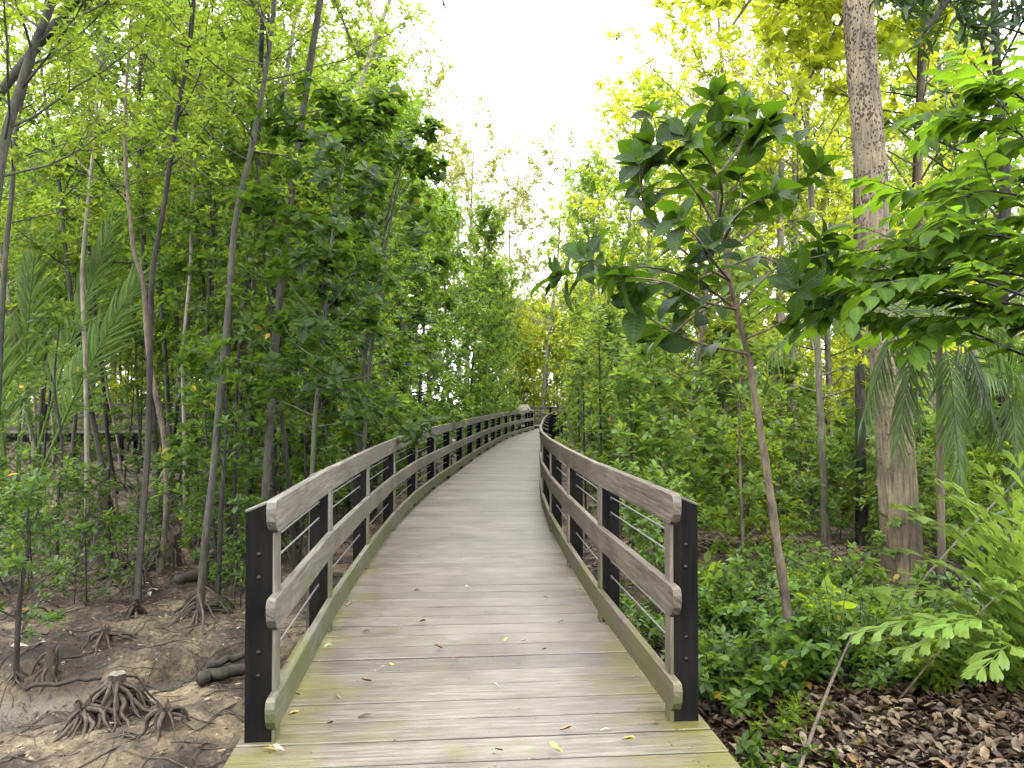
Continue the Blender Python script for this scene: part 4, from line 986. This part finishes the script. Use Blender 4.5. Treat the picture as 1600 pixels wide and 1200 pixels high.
custom('broadleaf_tree', [(1290, 840, 12), (1280, 600, 12), (1270, 300, 12), (1260, 100, 12), (1250, -40, 12)], 'bright leafy tree behind the small crooked tree on the right', seed=66, r0=.06, r1=.02, t0=.25, nb=36, blen=(1.8, .6), nsub=7, sublen=.4, nros=3, k=6, L=.12, leaf='mid', mat='glow', bark='barkpale', prof=hump)
for px, w, y, k, lab in ((1218, .10, 14.5, 'barkpale', 'left of the pair of pale trunks behind the crooked tree'), (1240, .11, 15, 'barkpale', 'right of the pair of pale trunks behind the crooked tree')):
    custom('mangrove_tree', [(px, 800, y), (px-3, 650, y), (px+2, 450, y), (px+6, 200, y), (px, -20, y)], lab, seed=px, r0=w, r1=.03, t0=.5, nb=16, blen=(1.8, .6), nsub=6, sublen=.4, nros=2, k=6, L=.12, leaf='mid', mat='bright', bark=k, prof=hump)

# tall thin saplings rising next to the right rail
for px, y, top, sd in ((938, 10.5, 520, 1), (912, 13, 560, 2), (985, 9.2, 600, 3), (1030, 10, 560, 4), (904, 15, 590, 5)):
    custom('mangrove_sapling', [(px+4, 860, y), (px+2, 750, y), (px, 640, y), (px-2, top, y)], 'thin upright mangrove sapling with erect leaves near the right rail', 'sapling', 'upright saplings near the right rail', seed=800+sd, r0=.02, r1=.008, t0=.3, nb=16, blen=(.55, .2), belev=(.7, 1.2), nsub=3, sublen=.2, nros=1, k=9, L=.15, leaf='obov', mat='young', bark='barkdark', e=(.2, 1.3), prof=lambda u: 1-u*.6)

# ---- palms
def frond(lb, mt, rng, path, n, Lf, r=.012, sag=.3, flat=None, ang=(.9, .35), start=.2):
    mt.tube(path, np.linspace(r, r*.25, len(path)), 5)
    for i in range(n):
        t = start+(.99-start)*i/(n-1); p = interp(path, t); d = nrm(interp(path, min(1, t+.03))-interp(path, t-.03))
        fl = Z3 if flat is None else np.asarray(flat, float); s0 = nrm(np.cross(d, fl)); nn = np.cross(s0, d)
        for s in (-1, 1):
            a = ang[0]+(ang[1]-ang[0])*t+rng.normal(0, .05); ll = Lf*(.55+.45*math.sin(PI*min(1, .15+.8*t)))*rng.uniform(.88, 1.05)
            lb.add(p, nrm(d*math.cos(a)+s0*s*math.sin(a)+nn*.12-np.array([0, 0, sag])+rng.normal(0, .04, 3)), nrm(nn+rng.normal(0, .15, 3)), ll)
def palm(name, base, tips, label, n, Lf, mat, sag=.3, r=.014, shape='strap', stem=None, arch=.5, trunkr=.06, flat=None, ang=(.9, .35), bark='barkbrown', seed=1, start=.2):
    rng = np.random.default_rng(seed); B = np.array([base[0], base[1], ghs(base[0], base[1])]); mt = MB(); out = {}
    crown = np.array([0, 0, 0.0]) if stem is None else np.asarray(stem)-B
    if stem is not None:
        t0 = MB(); t0.tube(smooth_path([(0, 0, -.2), crown*.5+rng.normal(0, .04, 3), crown], 12), np.linspace(trunkr, trunkr*.8, 12), 8); out['trunk'] = t0.mesh('trunk', M[bark])
    st = MB(); fr = []
    root = None
    o = thing(name, B, out, label, 'palm')
    for tip in tips:
        T = np.asarray(tip)-B; mid = crown*.45+T*.55+np.array([0, 0, arch*np.linalg.norm(T-crown)*.35])
        path = smooth_path([crown, mid, T], 16); lb = LB(); mt = MB()
        frond(lb, mt, rng, path, n, Lf, r, sag, flat, ang, start)
        lb.into(mt, shape)
        link('frond', mt.mesh('frond', M[mat]), o)
    return o
# nipa palm in the left background
palm('nipa_palm', (-8.5, 13.2), [at(52, 375, 13.2), at(172, 350, 13.4), at(215, 430, 12.6), at(-20, 470, 12.6)],
     'nipa palm with tall upright pale fronds on the left', 50, .8, 'palm', sag=-.02, r=.03, arch=.12, flat=(.15, -1, .25), ang=(.8, .35), seed=3, start=.45)
# dark feathery palm behind the big trunk
palm('feather_palm', (3.62, 6.55), [at(1165, 600, 6.0), at(1560, 680, 6.0), at(1350, 650, 5.7), at(1600, 560, 6.8), at(1500, 760, 5.9), at(1430, 430, 7.0), at(1290, 500, 7.2), at(1620, 640, 6.2), at(1400, 700, 5.9)],
     'dark feathery palm with drooping fronds around the thick corky trunk', 26, .36, 'darkpalm', sag=.5, r=.010, stem=at(1468, 520, 6.5), arch=.75, trunkr=.034, seed=5)
palm('feather_palm', (5.1, 8.0), [at(1500, 620, 7.6), at(1640, 600, 7.5), at(1540, 520, 8), at(1590, 740, 7.6), at(1470, 700, 7.8), at(1660, 700, 7.8)],
     'dark feathery palm low at the right picture edge', 26, .42, 'darkpalm', sag=.5, r=.010, stem=at(1570, 600, 8), arch=.7, trunkr=.04, seed=6)
# bright fishtail palm, front right
palm('fishtail_palm', (3.35, 4.85), [at(1505, 775, 4.9), at(1450, 815, 4.9), at(1590, 730, 4.7), at(1400, 920, 4.6), at(1440, 870, 5.1), at(1345, 985, 4.6), at(1640, 800, 4.7), at(1455, 980, 4.3), at(1550, 830, 4.5), at(1420, 1010, 4.2), at(1530, 1040, 4.1), at(1560, 905, 4.3), at(1478, 765, 4.6), at(1545, 745, 4.5), at(1425, 800, 4.6), at(1590, 820, 4.2)],
     'low palm with bright green ragged fishtail leaflets at the right front', 9, .25, 'fishtail', sag=.12, r=.007, shape='fish', arch=.55, ang=(.8, .3), seed=8)

# ---- low plants, right foreground
def bushlet(name, x, y, label, seed, mat='fern', L=.05, h=.55, n=34, leaf='small', k=5, spread=.55, cat='shrub', group=None, bark='barkdark'):
    rng = np.random.default_rng(seed); mt = MB(); lb = LB(); P = []; A = []
    for i in range(n):
        a = rng.random()*2*PI; R = spread*math.sqrt(rng.random()); hh = h*rng.uniform(.55, 1.1)*(1-.35*R/spread)
        d = np.array([math.cos(a)*R, math.sin(a)*R, hh]); pts = smooth_path([np.zeros(3)-[0, 0, .03], d*.5+rng.normal(0, .04, 3), d], 7)
        mt.tube(pts, np.linspace(.005, .002, 7), 4)
        for t in np.linspace(.35, 1, 7): P.append(interp(pts, t)+rng.normal(0, .02, 3)); A.append(nrm(Z3+rng.normal(0, .4, 3)))
    rosettes(lb, rng, np.array(P), np.array(A), L, k, -.1, .7, spread=.02)
    return thing(name, (x, y, ghs(x, y)), {'stems': mt.mesh('stems', M[bark]), 'foliage': lb.mesh('foliage', leaf, M[mat])}, label, cat, group)
spots = [(1.75, 5.05), (1.45, 5.35), (2.3, 5.3), (2.75, 5.25), (1.6, 6.3), (3.15, 5.3), (2.45, 6.15), (2.05, 5.5), (2.45, 5.75), (2.9, 5.7), (1.55, 5.85), (1.95, 6.4), (2.6, 6.6), (3.3, 6.3), (1.45, 6.9), (2.9, 7.3), (2.2, 7.4), (2.9, 6.9), (5.0, 6.2), (1.5, 4.5), (3.6, 5.6), (1.8, 8.3), (2.9, 8.4), (5.2, 8.2)]
for q, (x, y) in enumerate(spots):
    small = y < 5.2
    bushlet('leafy_shrub', x, y, 'knee-high small-leaved shrub in the undergrowth right of the near railing', 900+q, h=.22 if small else .45+.12*(q % 3), n=12 if small else 26, L=.062+.03*(q % 2), mat='fern' if q % 3 else 'bright', spread=.42+.1*(q % 3), group='small-leaved shrubs right of the near railing')
bushlet('broadleaf_plant', 2.55, 5.95, 'clump of broad light green leaves in front of the corky trunk', 950, 'bright', .24, .62, 6, 'ellip', 3, .35, 'plant')
bushlet('broadleaf_plant', 1.75, 6.9, 'broad light green leaves just beyond the second right post', 951, 'bright', .2, .7, 6, 'ellip', 3, .35, 'plant')
bushlet('broadleaf_plant', 3.75, 4.6, 'dark broad-leaved plant under the fishtail palm', 952, 'darkleaf', .22, .5, 9, 'lance', 5, .5, 'plant')
bushlet('broadleaf_plant', 4.3, 5.6, 'dark glossy leaved plant behind the fishtail palm', 953, 'darkleaf', .26, 1.0, 12, 'lance', 5, .7, 'plant')
bushlet('broadleaf_plant', 5.3, 6.6, 'tall dark undergrowth plant at the right picture edge', 954, 'darkleaf', .26, 1.5, 16, 'lance', 5, .9, 'plant')

# ================================================================== GROUND DETAIL
def scatter_leaves(name, n, fx, seed, L=(.05, .13), shape='dry', lift=.012, tiltn=.5, mat='litter'):
    rng = np.random.default_rng(seed); lb = LB(); x, y = fx(rng, n); z = gh(x, y)
    ok = ~((np.abs(x-cx(y)) < 1.12)); x, y, z = x[ok], y[ok], z[ok]; k = len(x); a = rng.random(k)*2*PI
    d = np.stack([np.cos(a), np.sin(a), rng.normal(0, tiltn*.5, k)], 1); nn = np.stack([rng.normal(0, tiltn, k), rng.normal(0, tiltn, k), np.ones(k)], 1)
    lb.add(np.stack([x, y, z+lift+rng.random(k)*.03], 1), d, nn, rng.uniform(L[0], L[1], k)); mb = MB(); lb.into(mb, shape)
    return tag(mb.obj(name, M[mat]), kind='stuff')
tag(scatter_leaves('leaf_litter', 26000, lambda r, n: (1.05+5.6*r.random(n)**1.2, 2.9+4.9*r.random(n)**1.3), 5, (.03, .115), 'dry', .006, .38), 'deep brown fallen leaf litter on the right-hand bank', 'leaf litter')
tag(scatter_leaves('leaf_litter', 7000, lambda r, n: (1.0+7*r.random(n), 5.5+7*r.random(n)), 6, (.04, .1), 'dry2'), 'thin leaf litter under the right-hand shrubs', 'leaf litter')
tag(scatter_leaves('leaf_litter', 9000, lambda r, n: (-1.3-9*r.random(n), 4+12*r.random(n)), 7, (.015, .06), 'dry2', .004, .3), 'scattered dry leaves on the left-hand mud', 'leaf litter')

def twigs(name, n, fx, seed, label, Lr=(.1, .5), rr=(.002, .006), mat='root', h=.02):
    rng = np.random.default_rng(seed); x, y = fx(rng, n); mb = MB()
    for k in range(n):
        if abs(x[k]-cx(y[k])) < 1.25: continue
        a = rng.random()*2*PI; l = rng.uniform(*Lr); pts = []
        for t in np.linspace(-.5, .5, 6):
            px_ = x[k]+math.cos(a)*l*t+rng.normal(0, .015); py_ = y[k]+math.sin(a)*l*t+rng.normal(0, .015)
            pts.append((px_, py_, ghs(px_, py_)+h*rng.uniform(.1, 1)))
        r = rng.uniform(*rr); mb.tube(pts, [r*.6, r, r, r, r*.8, r*.4], 4)
    tag(mb.obj(name, M[mat]), label, 'twigs', kind='stuff')
twigs('twig_litter', 800, lambda r, n: (-1.5-6.5*r.random(n), 4.2+7*r.random(n)), 3, 'thin roots and twigs matted over the left mud bank', (.1, .8), (.002, .008))
twigs('twig_litter', 420, lambda r, n: (1.3+4*r.random(n), 3.2+5*r.random(n)), 4, 'fine twigs lying in the right leaf litter', (.1, .6), (.002, .006))

def breathing_roots():
    rng = np.random.default_rng(8); mb = MB()
    for k in range(900):
        x = -2.0-10*rng.random(); y = 8.5+10*rng.random()
        if abs(x-cx(y)) < 1.2: continue
        h = rng.uniform(.03, .14); z = ghs(x, y); mb.tube([(x, y, z-.03), (x+rng.normal(0, .012), y, z+h*.6), (x+rng.normal(0, .02), y, z+h)], [.007, .005, .002], 4)
    tag(mb.obj('breathing_roots', M['root']), 'thin breathing roots sticking out of the mud under the left trees', 'roots', kind='stuff')
breathing_roots()

def stump(x, y, h, r, nroot, R, label, seed, cut=True, tilt=(0, 0), sc=1):
    rng = np.random.default_rng(seed); B = np.array([x, y, ghs(x, y)]); o = empty('tree_stump', tuple(B), label, 'stump')
    mb = MB(); n = 16; a = np.arange(n)/n*2*PI; rings = 9; tr = np.array([(tilt[0]*t, tilt[1]*t, -.08+(h+.08)*t) for t in np.linspace(0, 1, rings)])
    rad = r*(1+1.1*np.exp(-np.linspace(0, 1, rings)*3.2))
    RR = rad[:, None]*(1+.12*np.sin(a*5+seed)+.08*np.sin(a*9)+rng.normal(0, .03, (rings, n)))
    u = np.stack([np.cos(a), np.sin(a), 0*a], -1); V = tr[:, None]+u[None]*RR[:, :, None]
    if not cut: V[-1, :, 2] += rng.uniform(-.06, .05, n)
    V = V.reshape(-1, 3); i = np.arange(rings-1)[:, None]*n; j = np.arange(n)[None, :]; j2 = (j+1) % n
    mb.add(V, np.stack([i+j, i+j2, i+n+j2, i+n+j], -1).reshape(-1, 4)); mb.obj('stub', M['root'], o)
    c = MB(); top = V[-n:]+[0, 0, .002]; cc = top.mean(0)-(0 if cut else np.array([0, 0, .05]))
    c.add(np.vstack([top, cc]), None, [[k, (k+1) % n, n] for k in range(n)]); c.obj('cut_face', M['barkpale'] if cut else M['root'], o, False)
    rt = MB()
    for k in range(nroot):
        aa = k/nroot*2*PI+rng.normal(0, .15); Rk = R*rng.uniform(.6, 1.2); pts = []
        h0 = h*rng.uniform(.35, .95)
        for s_, f in ((.25, 1), (.5, .8), (.75, .42), (1, .12), (1.35, 0)):
            xx, yy = x+math.cos(aa)*(r*.8+Rk*s_*.8), y+math.sin(aa)*(r*.8+Rk*s_*.8)
            if s_ == .25: xx, yy = x+math.cos(aa)*r*.8+tilt[0]*.7, y+math.sin(aa)*r*.8+tilt[1]*.7
            pts.append(np.array([xx+rng.normal(0, .01), yy+rng.normal(0, .01), max(ghs(xx, yy), B[2]-.4)+h0*f-(.02 if s_ > 1.2 else 0)])-B)
        rt.tube(smooth_path(pts, 11), np.linspace(.017, .005, 11)*rng.uniform(.6, 1.3)*sc, 5)
    rt.obj('roots', M['root'], o)
def gpt(px, py, z=-.72):
    y = (EYE-z)*F/(py-HOR); return (px-800)/F*y, y
x, y = gpt(188, 1120, -.66); stump(x, y, .30, .055, 36, .25, 'sawn stump with a flared skirt of roots in the front left mud', 1)
x, y = gpt(150, 1150, -.74); stump(x, y, .17, .05, 30, .2, 'rotten root clump leaning against the sawn stump', 2, False, (-.05, -.03))
x, y = gpt(262, 1155, -.66); stump(x, y, .16, .045, 12, .15, 'small dark hollow stump near the left front railing post', 3, False)
x, y = gpt(80, 1030); stump(x, y, .24, .045, 8, .12, 'tapered brown stump across the creek', 4, False, (.04, 0))
x, y = gpt(168, 1000); stump(x, y, .15, .05, 10, .25, 'low stump with arched roots behind the creek bank', 5, False)
x, y = gpt(215, 925, -.7); stump(x, y, .34, .05, 9, .18, 'dark conical stump behind the forked tree', 6, False)
x, y = gpt(50, 965, -.7); stump(x, y, .14, .05, 8, .2, 'low root stub among leaves at the left', 7, False)
x, y = gpt(275, 885, -.7); stump(x, y, .5, .07, 12, .35, 'dark trunk foot with spreading roots beneath the pale stem', 8, False)
o = MB(); 
def log(px0, py0, px1, py1, r, label, seed, z=-.62, mat='barkdark'):
    rng = np.random.default_rng(seed); x0, y0 = gpt(px0, py0, z); x1, y1 = gpt(px1, py1, z); pts = []
    for t in np.linspace(0, 1, 9):
        xx = x0+(x1-x0)*t+rng.normal(0, .015); yy = y0+(y1-y0)*t+rng.normal(0, .015)
        pts.append((xx, yy, max(ghs(xx, yy)+r*.55, z-.05)+rng.normal(0, .008)))
    mb = MB(); pts = [pts[0]]+pts; rr_ = np.concatenate([[.001], np.linspace(r, r*.75, 9)*rng.uniform(.9, 1.1, 9)]); pts[0] = np.array(pts[1])-(np.array(pts[2])-np.array(pts[1]))*.04; mb.tube(pts, rr_, 9, True); tag(mb.obj('fallen_log', M[mat]), label, 'log')
log(278, 905, 396, 880, .07, 'thick dark fallen log leaning towards the near left post', 1)
log(330, 862, 470, 850, .05, 'straight fallen log lying behind the rooted tree', 2, -.6)
log(318, 1045, 395, 1030, .06, 'split dark log on the creek bank beside the railing', 3, -.6)
log(330, 1028, 400, 1005, .035, 'thin broken branch above the split log', 4, -.55)
log(150, 905, 250, 845, .02, 'slender fallen branch slanting behind the forked tree', 5, -.6)
log(40, 1062, 170, 1046, .02, 'black waterlogged branch along the creek edge', 6, -.7)
# dark broken trunk in the left middle distance
x, y = gpt(162, 880, -.7)
stump(x, y, 1.4, .085, 8, .3, 'tall black broken trunk in the shade below the crossing boardwalk', 9, False)
# slanting pale stick at the right
def stick(p, q, r, label, mat='barkpale'):
    P = at(*p); Q = at(*q); mb = MB(); pts = smooth_path([P, (P+Q)/2+np.array([0, 0, .03]), Q], 9); mb.tube(pts, np.linspace(r, r*.6, 9), 6, True); tag(mb.obj('fallen_branch', M[mat]), label, 'branch')
a_ = at(1395, 985, 5.9)
def ground_stick(x0, y0, p1, r, label, mat):
    P = np.array([x0, y0, ghs(x0, y0)]); mb = MB(); pts = smooth_path([P, (P+p1)/2+np.array([0, 0, .05]), p1], 10); mb.tube(pts, np.linspace(r, r*.55, 10), 6, True); tag(mb.obj('fallen_branch', M[mat]), label, 'branch')
ground_stick(2.9, 6.3, at(1640, 700, 6.0), .012, 'long pale bare branch slanting up to the right edge', 'barkpale')
ground_stick(2.45, 5.0, at(1590, 900, 4.6), .008, 'thin bare stick slanting behind the fishtail palm', 'barkbrown')
ground_stick(1.55, 4.35, at(1330, 985, 5.3), .014, 'crooked root branch on the litter beside the deck', 'barkbrown')

# pale rags of litter on the left mud
for px, py, lab in ((55, 910, 'crumpled pale palm husk at the foot of the left edge sapling'), (48, 1018, 'curled pale husk lying on the mud at the far left'), (232, 935, 'pale torn husk beside the dark conical stump')):
    x, y = gpt(px, py); lb = LB(); rng = np.random.default_rng(px); mb = MB()
    lb.add(np.tile([x, y, ghs(x, y)+.03], (4, 1))+rng.normal(0, .02, (4, 3)), nrm(rng.normal(0, 1, (4, 3))*[1, 1, .35]), nrm(rng.normal(0, .4, (4, 3))+Z3), rng.uniform(.1, .17, 4))
    lb.into(mb, 'dry'); tag(mb.obj('dry_husk', M['white']), lab, 'husk')

# ---- single leaves lying on the deck
LM = {'yellow': plainmat('yellow_fallen_leaf', (.38, .29, .06), .5), 'tan': plainmat('tan_fallen_leaf', (.27, .17, .08), .5), 'brown': plainmat('brown_fallen_leaf', (.13, .06, .03), .5),
      'pale': plainmat('pale_fallen_leaf', (.30, .27, .18), .5), 'green': plainmat('green_fallen_leaf', (.25, .32, .09), .5)}
deckl = [(428, 1168, .11, 'yellow', 'yellow leaf by the foot of the left front post'), (438, 1172, .09, 'pale', 'pale leaf touching the yellow leaf at the left front post'), (462, 1118, .10, 'yellow', 'yellow-green leaf just inside the left bottom rail'),
 (570, 1116, .12, 'brown', 'long brown curled leaf on the near deck boards'), (520, 1131, .07, 'tan', 'small tan leaf right of the yellow-green leaf'), (575, 1066, .09, 'tan', 'tan leaf near the middle left of the near deck'), (530, 1086, .08, 'tan', 'thin tan leaf left of the deck centre'),
 (465, 1086, .07, 'tan', 'small orange leaf next to the left bottom rail'), (515, 1012, .11, 'green', 'green leaf beside the left railing'), (575, 985, .10, 'pale', 'curled pale leaf on the deck near the second left post'), (662, 973, .10, 'pale', 'folded pale leaf in the middle of the deck'),
 (686, 1013, .09, 'brown', 'dark brown leaf near the deck centre'), (711, 1029, .08, 'brown', 'curled dark leaf at the deck centre'), (613, 1040, .06, 'yellow', 'tiny yellow leaf left of centre'), (600, 1043, .05, 'pale', 'tiny pale leaf beside the tiny yellow leaf'),
 (653, 921, .11, 'tan', 'slim tan leaf further up the deck'), (547, 947, .08, 'tan', 'small tan leaf near the left rail further up'), (730, 919, .07, 'pale', 'small pale leaf right of the slim tan leaf'), (655, 868, .09, 'pale', 'pale leaf far up the left half of the deck'),
 (780, 1173, .06, 'tan', 'small tan leaf at the bottom centre of the deck'), (884, 1141, .09, 'tan', 'orange-tan leaf on the right half of the near deck'), (943, 1138, .07, 'pale', 'small cream leaf right of the orange-tan leaf'), (980, 1157, .09, 'yellow', 'bright yellow leaf near the right front post'),
 (866, 1172, .11, 'yellow', 'long yellow leaf at the bottom right of the deck'), (1021, 1127, .08, 'tan', 'tan leaf beside the right bottom rail'), (775, 1012+60, .06, 'pale', 'pale fleck leaf at mid deck'), (850, 1016, .05, 'brown', 'small dark leaf on the right half of the deck'),
 (875, 971, .08, 'brown', 'brown stalked leaf near the right rail'), (818, 1003, .06, 'pale', 'small pale leaf right of the deck centre'), (852, 935, .06, 'tan', 'tan leaf far up on the right'), (712, 838, .07, 'pale', 'pale leaf far up the deck centre'), (720, 872, .05, 'tan', 'faint tan leaf far up the deck'),
 (790, 1002, .07, 'yellow', 'yellowish leaf at the right of the deck middle'), (1020, 1070, .07, 'tan', 'orange leaf tucked under the right bottom rail')]
for q, (px, py, ln, kd, lab) in enumerate(deckl):
    yy = EYE*F/(py-HOR); xx = (px-800)/F*yy; rng = np.random.default_rng(q+50); a = rng.normal(0, .5)+(PI if q % 2 else 0)
    lb = LB(); ln *= .7; lb.add([[-math.cos(a)*ln/2, -math.sin(a)*ln/2, .012]], [[math.cos(a), math.sin(a), .05]], [[rng.normal(0, .25), rng.normal(0, .25)-.1, 1]], ln)
    mb = MB(); lb.into(mb, 'dry' if q % 3 else 'lance'); ob = mb.obj('fallen_leaf', LM[kd]); ob.location = (xx, yy, .003); tag(ob, lab, 'fallen leaf', 'leaves fallen on the deck')
rng = np.random.default_rng(12); mb = MB(); lb = LB(); n = 260; yy = 3.4+16*rng.random(n)**1.6; s = np.where(rng.random(n) < .5, -1, 1); xx = cx(yy)+s*(1.0-np.abs(rng.normal(0, .12, n))); f = rng.random(n) < .35; xx[f] = cx(yy[f])+rng.uniform(-.9, .9, f.sum())
a = rng.random(n)*2*PI; lb.add(np.stack([xx, yy, np.full(n, .004)], 1), np.stack([np.cos(a), np.sin(a), 0*a], 1), Z3+rng.normal(0, .15, (n, 3)), rng.uniform(.008, .03, n)); lb.into(mb, 'dry2')
tag(mb.obj('leaf_crumbs', M['litter']), 'crumbs of dry leaf scattered along the deck edges', 'leaf litter', kind='stuff')

# ================================================================== CAMERA, LIGHT, WORLD
hm, nt, out, N_, L_ = newmat('air')
pv = N_('ShaderNodeVolumePrincipled', i_Density=.0036, i_Anisotropy=.5); pv.inputs['Color'].default_value = (.97, .985, .97, 1); L_(pv.outputs[0], out.inputs['Volume'])
mb = MB(); mb.box((0, 98, 14.2), ((1, 0, 0), (0, 1, 0), (0, 0, 1)), (200, 185, 16.6)); tag(mb.obj('haze', hm, None, False), kind='stuff')
cam = bpy.data.cameras.new('camera'); co = bpy.data.objects.new('camera', cam); C.objects.link(co)
cam.sensor_width = 36; cam.lens = 36*F/1600; cam.clip_end = 2000; cam.clip_start = .05
co.location = (0, 0, EYE); co.rotation_euler = (math.radians(90)+math.atan((HOR-600)/F), 0, 0)
bpy.context.scene.camera = co

SUN_EL, SUN_AZ = math.radians(52), math.radians(28)    # azimuth clockwise from +Y (ahead), towards the right
sl = bpy.data.lights.new('sun', 'SUN'); so = bpy.data.objects.new('sun', sl); C.objects.link(so)
sl.energy = 5.0; sl.angle = math.radians(5); sl.color = (1, .95, .84)
dv = Vector((math.sin(SUN_AZ)*math.cos(SUN_EL), math.cos(SUN_AZ)*math.cos(SUN_EL), math.sin(SUN_EL)))
so.rotation_euler = (-dv).to_track_quat('-Z', 'Y').to_euler()
W = bpy.data.worlds.new('World'); bpy.context.scene.world = W; W.use_nodes = True
nt = W.node_tree; nt.nodes.clear()
sky = nt.nodes.new('ShaderNodeTexSky'); sky.sky_type = 'NISHITA'; sky.sun_disc = False
sky.sun_elevation = SUN_EL; sky.sun_rotation = SUN_AZ; sky.air_density = 1.0; sky.dust_density = 6.0; sky.ozone_density = .5
mx = nt.nodes.new('ShaderNodeMix'); mx.data_type = 'RGBA'; mx.inputs[0].default_value = .88; mx.inputs[7].default_value = (9.5, 9.6, 9.8, 1)
bg = nt.nodes.new('ShaderNodeBackground'); bg.inputs[1].default_value = .094; ow = nt.nodes.new('ShaderNodeOutputWorld')
nt.links.new(sky.outputs[0], mx.inputs[6]); nt.links.new(mx.outputs[2], bg.inputs[0]); nt.links.new(bg.outputs[0], ow.inputs[0])

sc = bpy.context.scene
sc.render.engine = 'CYCLES'
sc.view_settings.view_transform = 'Standard'; sc.view_settings.look = 'None'; sc.view_settings.gamma = 1
sc.view_settings.exposure = 2.85
cy = sc.cycles; cy.max_bounces = 8; cy.diffuse_bounces = 5; cy.glossy_bounces = 2; cy.transmission_bounces = 5; cy.transparent_max_bounces = 4; cy.volume_bounces = 0
cy.use_denoising = True; cy.sample_clamp_indirect = 6; cy.caustics_reflective = False; cy.caustics_refractive = False
cy.use_adaptive_sampling = True; cy.adaptive_threshold = .015
print('objects', len(bpy.data.objects))
